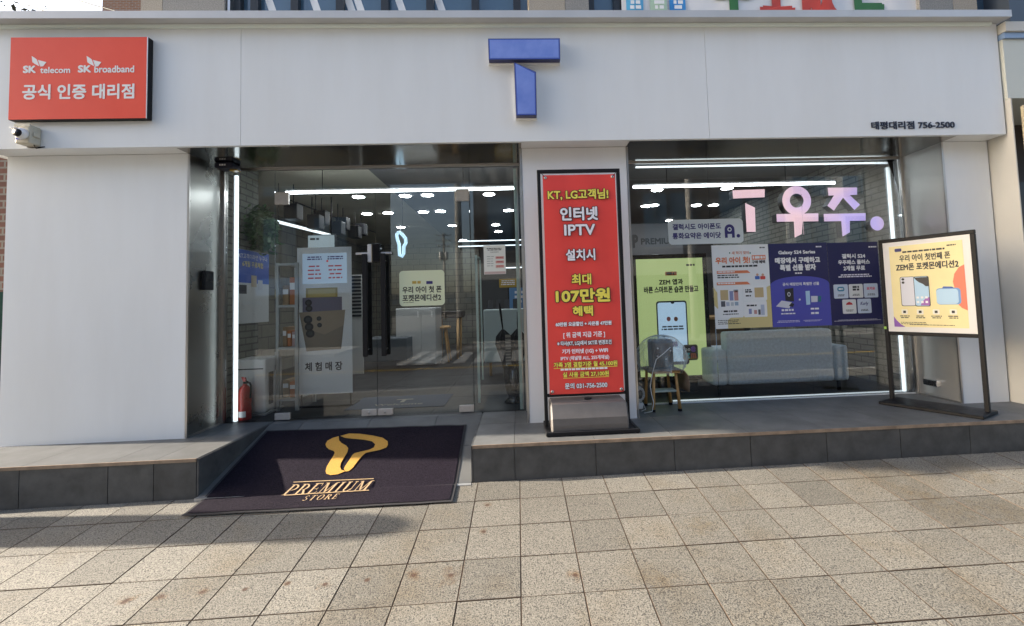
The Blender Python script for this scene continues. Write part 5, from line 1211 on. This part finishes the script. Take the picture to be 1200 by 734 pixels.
# price rack
x0, z0, x1, z1 = PR(411, 322, 425, 375, 3.4)
t = thing('price_rack', 'white rack of small price tickets on the wall right of the phone banner', 'rack', ((x0+x1)/2, 3.4, z0))
box('backing', x0, x1, 3.4, 3.43, 0.0, z1, CW, t); b = MB()
for k in range(12): b.box(x0+.02, x1-.02, 3.385, 3.3995, z1-.05-k*.055, z1-.02-k*.055)
tag(b.build('price_ticket', DK, t), kind='stuff')
# yellow and blue posters deep at the right of the entrance
for k, (px, y, m, lab) in enumerate((((597, 337, 640, 362), 3.0, mat('blue_sheet', (.10, .22, .42), .5), 'blue promotional board beyond the white counter'), ((585, 327, 606, 337), 3.2, mat('amber_sheet', (.42, .26, .03), .5), 'amber promotional board above the blue board'))):
    x0, z0, x1, z1 = PR(*px, y); t = thing('counter_board', lab, 'board', ((x0+x1)/2, y, z0)); MB().bbox(x0, x1, y, y+.02, z0, z1, .004, 1).build('panel', m, t); micro(t, rr_((x0, z0, x1, z1), .1, .2, .9, .85), 3, LAV, y-.001, seed=k+9); MB().tube([((x0+x1)/2, y+.03, .9), ((x0+x1)/2, y+.03, z1-.02)], .01, 6).build('support', BLACK, t)
# horizontal lit shelf edges by the centre pier
for k, (v, y) in enumerate(((283, 4.2), (289, 4.0), (314, 3.4))):
    p, q2 = onY(537 if k < 2 else 592, v, y), onY(640, v, y)
    t = thing('shelf_light', ('upper', 'middle', 'lower')[k]+' thin lit shelf edge behind the white notice', 'shelf light', ((p.x+q2.x)/2, y, p.z)); box('tube', p.x, q2.x, y, y+.02, p.z-.008, p.z+.008, emis('shelf_led', (.75, .9, 1), .4), t); box('shelf_board', p.x, q2.x, y+.021, y+.3, p.z-.01, p.z+.01, DARKWALL, t)
# ------------------------------------------------------------------ behind the display window
SB = .70; sx0, sx1 = onY(835, 420, SB).x, onY(995, 420, SB).x
t = thing('grey_sofa', 'grey fabric sofa with its back to the display window', 'sofa', ((sx0+sx1)/2, 1.3, 0))
zt = onY(925, 387, SB).z; za = onY(845, 410, SB).z
MB().bbox(sx0+.16, sx1-.16, SB, SB+.17, .11, zt, .03, 3).build('backrest', GF, t)
MB().bbox(sx0, sx0+.155, SB, SB+.77, .11, za, .03, 3).build('armrest', GF, t); MB().bbox(sx1-.155, sx1, SB, SB+.77, .11, za, .03, 3).build('armrest', GF, t)
for a, b in ((sx0+.16, (sx0+sx1)/2-.003), ((sx0+sx1)/2+.003, sx1-.16)): MB().bbox(a, b, SB+.175, SB+.79, .28, .44, .03, 3).build('seat_cushion', GF, t)
MB().box(sx0+.16, sx1-.16, SB+.175, SB+.75, .14, .275).build('seat_base', GF, t)
for x in (sx0+.08, sx1-.08):
    for y in (SB+.07, SB+.69): MB().tube([(x, y, 0), (x, y, .109)], .018, 8).build('leg', BLACK, t)
YS = 1.0
x0, z0, x1, z1 = PR(742, 298, 831.5, 446, YS); r = PR(748, 303, 826.5, 441, YS-.011)
t = thing('digital_signage', 'tall black digital signage showing a lime green phone page behind the stool', 'signage', ((x0+x1)/2, YS, 0))
MB().bbox(x0, x1, YS-.005, YS+.06, z0, z1, .006).build('bezel', mat('gloss_bezel', (.012, .012, .013), .15), t); box('stand', (x0+x1)/2-.25, (x0+x1)/2+.25, YS+.0, YS+.35, 0.0, z0-.002, BLACK, t, r=.01)
LIME = mat('lime_screen', (.40, .50, .22), .35, emit=(.40, .50, .21), estr=.16)
ys = YS-.0065
sc_ = print_shape(t, 'screen', poly4(r), ys, LIME)
LP(sc_, 'ZEM 앱과', (772, 327, 800.5, 334), ys-.0012, BLACK_PRINT, .04); LP(sc_, '바른 스마트폰 습관 만들고', (754.5, 335.3, 818.5, 343.3), ys-.0012, BLACK_PRINT, .04)
print_shape(sc_, 'screen_badge', poly4(PR(779.5, 318.5, 793, 323, ys)), ys-.0012, ORA); micro(sc_, PR(781, 319.3, 791.5, 322.3, ys), 1, BLACK_PRINT, ys-.002, seed=2, fill=.9); micro(sc_, PR(803, 309.5, 815, 312, ys), 1, DK, ys-.0012, seed=3, fill=.9)
print_shape(sc_, 'screen_phone', rrect(*PR(770.3, 352.7, 806.3, 427.8, ys), .03), ys-.0012, mat('phone_navy', (.02, .03, .06), .4)); 
SCB = mat('phone_screen_blue', (.42, .60, .78), .4, emit=(.42, .6, .78), estr=.15)
print_shape(sc_, 'screen_phone', rrect(*PR(771.8, 354.5, 804.8, 424, ys), .022), ys-.002, SCB); print_shape(sc_, 'phone_notch', ell(*(lambda p: (p.x, p.z))(onY(788, 354.8, ys)), .02, .014), ys-.0028, mat('phone_navy', (.02, .03, .06), .4))
for k, (u, c) in enumerate(((783.5, (.55, .2, .2)), (792, (.45, .18, .10)))): p = onY(u, 374, ys); print_shape(sc_, 'screen_icon', ell(p.x, p.z, .022, .025), ys-.0028, mat('icon_%d' % k, c, .5))
micro(sc_, PR(775, 382, 802, 388, ys), 2, DK, ys-.0028, seed=5); print_shape(sc_, 'screen_button', rrect(*PR(784.5, 400.5, 794, 406.5, ys), .008), ys-.0028, PURP); micro(sc_, PR(776, 394, 784, 396, ys), 1, DK, ys-.0028, seed=6)
IC = PR(800.3, 404, 817.8, 422.3, ys); print_shape(sc_, 'app_icon', rrect(*IC, .025), ys-.003, BLACK_PRINT)
for ch, s, c in (('o', (.10, .58, .30, .78), (.8, .8, .8)), ('o', (.32, .60, .50, .78), (.8, .8, .8)), ('e', (.52, .52, .86, .90), (.25, .10, .55)), ('z', (.16, .12, .46, .48), (.10, .55, .60)), ('m', (.52, .12, .88, .46), (.50, .12, .05))): lettering(sc_, ch, rr_(IC, *s), ys-.0038, mat('zem_'+ch+str(int(c[0]*100)), c, .5), .09)
# lettering on the back wall
t = thing('wall_lettering', 'dark wall sign letters with emblem on the grey board deep behind the display window', 'wall sign', (2.6, 5.0, 1.6))
bx0, bz0, bx1, bz1 = PR(738, 262, 800, 306, 5.0)
box('board', bx0, bx1, 5.0, 5.03, 0.0, bz1, mat('grey_wall_board', (.13, .13, .14), .5), t)
LP(t, 'PREMIUM', (751, 279, 792, 286.5), 4.998, BLACK_PRINT, .05); LP(t, 'P', (741, 275, 748, 291), 4.998, BLACK_PRINT, .06)
t = thing('storage_cabinet', 'tall charcoal storage cabinet beyond the sofa', 'cabinet', (3.6, 5.5, 0))
MB().bbox(2.9, 4.0, 5.2, 5.8, 0, 2.1, .01).build('body', DARKWALL, t); 
for a, b in ((2.91, 3.447), (3.453, 3.99)): d = box('door_leaf', a, b, 5.184, 5.1995, .05, 2.05, mat('charcoal_laminate', (.06, .06, .065), .35), t); box('handle', b-.06, b-.045, 5.17, 5.1835, 1.0, 1.2, STEEL_V, d)
t = thing('wooden_desk', 'brown wooden desk beyond the grey sofa', 'desk', (2.3, 2.6, 0))
MB().bbox(1.75, 3.3, 2.4, 3.0, .70, .74, .005).build('desktop', WOOD, t); box('panel', 1.8, 3.25, 2.5, 2.53, .02, .699, mat('brown_panel', (.16, .09, .04), .5), t)
for x in (1.78, 3.22): box('leg', x, x+.05, 2.42, 2.98, 0, .698, DARKWALL, t)
# ================================================================== banner, neighbours
bn = thing('hanging_banner', 'white cloth banner with coloured brush letters hung on the upper storey railing', 'banner', ((up(730)+up(1078))/2, UY+.05, 3.56))
b = MB(); vs = []; nx = 40
x0, x1 = up(730), up(1078)
def bny(x, z): return UY+.05+.012*math.sin(x*7+z*2)+.006*math.sin(x*19)
for z in (3.62, 3.9, 4.2, 4.5):
    for i in range(nx+1): x = x0+(x1-x0)*i/nx; vs.append((x, bny(x, z), z+.012*math.sin(x*2.3)))
b.add(vs, [(j*(nx+1)+i, j*(nx+1)+i+1, (j+1)*(nx+1)+i+1, (j+1)*(nx+1)+i) for j in range(3) for i in range(nx)], True).build('cloth', mat('white_banner_cloth', (.70, .70, .71), .6), bn)
def bnmap(x, z, k): return (x, bny(x, z)-.012-k, z)
BR = mat('red_brush_print', (.55, .06, .04), .6); BG = mat('green_brush_print', (.04, .16, .05), .6)
zb0, zb1 = 3.74, 4.35
lettering(bn, '수', (up(838), zb0+.0, up(885), zb1), 0, BG, .05, mapf=bnmap); lettering(bn, '도', (up(892), zb0+.03, up(935), zb1), 0, BR, .06, mapf=bnmap); lettering(bn, '없', (up(938), zb0+.0, up(985), zb1), 0, BR, .05, mapf=bnmap); lettering(bn, '는', (up(1000), zb0+.09, up(1045), zb1), 0, BG, .05, mapf=bnmap)
for u, c in ((735, (.10, .40, .65)), (763, (.45, .60, .45)), (786, (.05, .28, .62))):
    r = (up(u), 3.70, up(u+20), 4.1); m = mat('pack_%d' % u, c, .5); p = MB(); p.recalc = False
    n = 8; vs = [(r[0]+(r[2]-r[0])*i/n, 0, z) for z in (r[1], r[3]) for i in range(n+1)]; p.add([bnmap(v[0], v[2], 0) for v in vs], [(i, i+1, n+2+i, n+1+i) for i in range(n)]); p.build('printed_pack', m, bn)
    micro(bn, (r[0]+.03, 3.82, r[2]-.03, 3.92), 2, WHITE_PRINT, UY+.005, seed=u, fill=.7)
for x in (x0+.02, x1-.02): MB().tube([(x, UY+.07, 4.5), (x, UY+.12, 4.6)], .005, 5).build('tie', BLACK, bn)

nb = thing('neighbour_building', 'cream rendered neighbour building with dark shop opening right of the white shop', 'building', (5.2, -.2, -.3))
CR = mat('cream_render', (.58, .565, .52), .6, var=.08, vscale=2); CRG = mat('pale_green_cream_fascia', (.58, .60, .55), .5)
NY = -.22
box('side_pier', 4.392, 4.402, NY, .6, -.3, 2.68, CR, nb)
box('fascia', 4.392, 9.5, NY+.02, .6, 2.683, 3.22, CRG, nb)
box('top_band', 4.385, 9.5, NY-.02, .6, 3.275, 3.36, CR, nb); box('blue_band', 4.39, 9.5, NY+.0, .6, 3.2225, 3.272, mat('light_blue_band', (.25, .36, .55), .4), nb)
box('upper_wall', 4.95, 9.5, .2, 4, 3.37, 7.0, mat('slate_blue_cladding', (.05, .065, .09), .4), nb)
box('recess_wall', 4.403, 9.5, .45, .6, -.3, 2.68, mat('dark_brown_timber', (.035, .022, .016), .6), nb)
sh = box('shutter_frame', 4.404, 9.5, -.12, -.08, .9, 1.95, mat('black_frame', (.015, .015, .016), .4), nb)
rail = MB(); 
BE2 = mat('beige_rail', (.55, .48, .33), .5)
for z in (2.50, 2.26): rail.bbox(4.46, 4.75, NY-.06, NY-.03, z, z+.04, .004, 1)
rail.bbox(4.47, 4.50, NY-.028, NY-.001, 1.95, 2.6, .004, 1); rail.build('window_guard', BE2, nb)
box('stair', 4.404, 9.5, .0, .44, -.3, .1, CEMENT, nb)
lb = thing('brick_building', 'low red brown brick building set back beyond the left white wall', 'building', (-6.5, 1.2, -.9))
box('wall', -9.5, -4.5, 1.0, 5, -.9, 3.1, brickmat('red_brick', (.20, .085, .06), (.15, .065, .05), (.25, .23, .2), .21, .07, .01, 'xz'), lb)
box('eave', -9.55, -4.45, .85, 5.0, 3.102, 3.2, mat('dark_eave', (.03, .03, .03), .6), lb)
wn = box('window', -6.2, -4.75, .985, .999, .4, 1.3, mat('dark_green_pane', (.02, .05, .045), .1), lb); box('window_sill', -6.25, -4.7, .93, .984, .34, .395, CEMENT, wn)
ob = thing('far_building', 'orange brick apartment block seen past the upper storey on the left', 'building', (-15, 18, -.9))
box('wall', -17.35, -11.3, 16, 26, -.9, 21, brickmat('orange_brick', (.30, .13, .07), (.25, .11, .06), (.3, .28, .25), .25, .08, .01, 'xz'), ob)
for k in range(5):
    for i in range(3):
        w = box('window', -16.9+i*1.9, -15.7+i*1.9, 15.97, 15.999, 1.2+k*3.4, 2.8+k*3.4, BLUEG, ob); box('window_frame', -17.0+i*1.9, -15.6+i*1.9, 15.94, 15.969, 1.1+k*3.4, 1.198+k*3.4, WP, w)
# wires against the sky
for k, (a, b) in enumerate((((-17, 12, 11.9), (-5, 9, 8.0)), ((-17, 12.5, 12.8), (-4.5, 9, 8.6)), ((-17, 12, 13.6), (-4.0, 9, 9.0)))):
    A_, B_ = Vector(a), Vector(b); pts = []
    for i in range(13): t_ = i/12; p = A_.lerp(B_, t_); p.z -= .5*math.sin(math.pi*t_); pts.append(p)
    w = MB().tube(pts, .02, 5).build('overhead_wire', BLACK); tag(w, 'black overhead wire crossing the sky above the red sign', 'wire', 'overhead wires left of the upper storey')

# ================================================================== trees
def tree(name, label, x, y, zg, h, rad, seed, leafcol, trunk_r=.14, n=900, group=None):
    r = random.Random(seed); t = thing(name, label, 'tree', (x, y, zg), 0, group)
    tk = MB(); tk.tube([(x, y, zg), (x+.05, y, zg+h*.3), (x-.04, y+.05, zg+h*.62)], [trunk_r, trunk_r*.75, trunk_r*.45], 9)
    tips = []
    for k in range(8):
        a = 2*math.pi*k/8+r.uniform(-.3, .3); e = Vector((x+math.cos(a)*rad*.75, y+math.sin(a)*rad*.75, zg+h*r.uniform(.6, .98))); s = Vector((x, y, zg+h*r.uniform(.32, .6))); tk.tube([s, s.lerp(e, .5)+Vector((0, 0, .1)), e], [trunk_r*.4, trunk_r*.25, .012], 6); tips.append(e)
    tk.build('trunk', mat('bark', (.08, .065, .05), .9, var=.4, vscale=12, bump=.5, bscale=30), t)
    lv = MB()
    for k in range(n):
        c = r.choice(tips) if r.random() < .7 else Vector((x, y, zg+h*.85)); c = c+Vector((r.gauss(0, rad*.26), r.gauss(0, rad*.26), r.gauss(0, h*.085))); d = Vector((r.uniform(-1, 1), r.uniform(-1, 1), r.uniform(-.7, .5))).normalized(); e = d.orthogonal().normalized(); l = r.uniform(.10, .2)
        lv.add([c, c+d*l*.5+e*l*.3, c+d*l, c+d*l*.5-e*l*.3], [(0, 1, 2, 3)])
    tag(lv.build('crown', mat('leaf_'+name, leafcol, .55, var=.5, vscale=3), t), kind='stuff'); return t
tree('bare_tree', 'dark twiggy tree beyond the low brick building', -15.2, 9.5, -.86, 12.0, 1.5, 3, (.05, .05, .03), .16, 700)
# ================================================================== the far side of the street (seen in the glass)
fp = box('far_pavement', -60, -7.2, -17.0, -13.6, -.95, -.72, mat('far_paving', (.28, .27, .25), .85, var=.3, vscale=3)); struct(fp)
fp = box('far_pavement', -2.2, 60, -17.0, -13.6, -.95, -.72, mat('far_paving', (.28, .27, .25), .85)); struct(fp)
def far_building(label, x0, x1, y, h, m, floors, nwin, sign=None, depth=12):
    t = thing('street_building', label, 'building', ((x0+x1)/2, y, -.85)); box('wall', x0, x1, y-depth, y, -.85, h, m, t)
    fh = (h+.85-.4)/floors; ww = (x1-x0)/nwin
    for k in range(1, floors):
        for i in range(nwin):
            xa_ = x0+ww*(i+.18); w = box('window', xa_, xa_+ww*.64, y+.002, y+.03, -.85+fh*k+.7, -.85+fh*(k+1)-.35, BLUEG, t); box('window_sill', xa_-.05, xa_+ww*.64+.05, y+.031, y+.12, -.85+fh*k+.6, -.85+fh*k+.698, CEMENT, w); box('mullion', xa_+ww*.30, xa_+ww*.34, y+.031, y+.06, -.85+fh*k+.7, -.85+fh*(k+1)-.35, DARKW, w)
    for i in range(nwin): box('shop_front', x0+ww*i+.15, x0+ww*(i+1)-.15, y+.002, y+.05, -.72, -.85+fh-.75, DARKW, t)
    if sign: box('shop_sign', x0+.1, x1-.1, y+.002, y+.25, -.85+fh-.65, -.85+fh+.1, mat('far_sign_%s' % sign[0], sign[1], .5), t)
    box('parapet', x0-.1, x1+.1, y-depth-.1, y+.1, h+.001, h+.35, CEMENT, t); return t
BRK = brickmat('brown_brick', (.085, .05, .035), (.07, .042, .03), (.09, .085, .08), .25, .08, .01, 'xz')
CONC = mat('grey_render', (.11, .11, .108), .8, var=.2, vscale=1)
far_building('grey rendered four storey building across the street', -19, -7.5, -17, 12.5, CONC, 4, 5, ('a', (.12, .25, .45)), 6)
far_building('brown brick building at the corner across the street', -2.0, 13, -17, 10.5, BRK, 3, 4, ('b', (.50, .48, .42)))
far_building('pale building farther along the street opposite', 13.2, 26, -17, 8.5, CR, 3, 5, ('c', (.45, .08, .06)))
far_building('low brick row farther along the street opposite', -32, -19.2, -17, 7.0, BRK, 2, 6, ('d', (.10, .30, .16)))
far_building('distant grey block closing the side street', -30, 3.5, -90, 3.2, CONC, 2, 9)
def pole(label, x, y, h):
    t = thing('utility_pole', label, 'utility pole', (x, y, -.72)); MB().tube([(x, y, -.72), (x, y, h)], [.17, .12], 12).build('pole', mat('pole_concrete', (.3, .29, .27), .85), t)
    for z, l in ((h-.3, 1.9), (h-.9, 1.9), (h-1.6, 1.5)):
        c = box('crossarm', x-l/2, x+l/2, y+.13, y+.2, z, z+.08, mat('galv', (.35, .36, .37), .5, .6), t)
        for k in range(4): MB().lathe([(.04, .081), (.05, .12), (.03, .2)], (x-l/2+.12+k*(l-.24)/3, y+.165, z), 8).build('insulator', DK, c)
    for dx in (-.32, .32): MB().lathe([(.2, h-3.2), (.23, h-3.1), (.23, h-2.3), (.18, h-2.2)], (x+dx, y+.25, 0), 14).build('transformer', mat('galv', (.35, .36, .37), .5, .6), t)
pole('concrete utility pole at the street corner opposite', -2.5, -15.2, 10.5); pole('concrete utility pole before the brown brick building', 7.5, -14.6, 10.2); pole('concrete utility pole before the low brick row', -16.5, -14.6, 10.2)
pole('concrete utility pole far down the side street', -8.6, -50, 9.5)
P3 = [(-16.5, -14.43, 10.0), (-2.5, -15.03, 10.3), (7.5, -14.43, 10.0), (30, -14.4, 10)]
for dz in (0, -.6, -1.3):
    for a, b in zip(P3[:-1], P3[1:]):
        A_, B_ = Vector(a), Vector(b); pts = []
        for i in range(11): t_ = i/10; p = A_.lerp(B_, t_); p.z += dz-.45*math.sin(math.pi*t_); pts.append(p)
        tag(MB().tube(pts, .018, 5).build('overhead_wire', BLACK), 'overhead wire strung between the poles opposite', 'wire', 'wires along the street opposite')
# added post out of view, shaped to cast the shadow band along the pavement
px_, py_ = -4.62, -.74
po = thing('shadow_caster_post', 'added round-capped post out of view, casting the shadow band on the pavement', 'post', (px_, py_, gz(px_, py_)))
zg = gz(px_, py_); MB().lathe([(.17, 0), (.165, 1.3), (.15, 1.45), (.11, 1.55), (.04, 1.6), (.001, 1.605)], (px_, py_, zg), 20).build('post', mat('pole_concrete', (.3, .29, .27), .85), po)
MB().lathe([(.20, .001), (.20, .06), (.175, .075)], (px_, py_, zg), 20).build('footing', CEMENT, po)
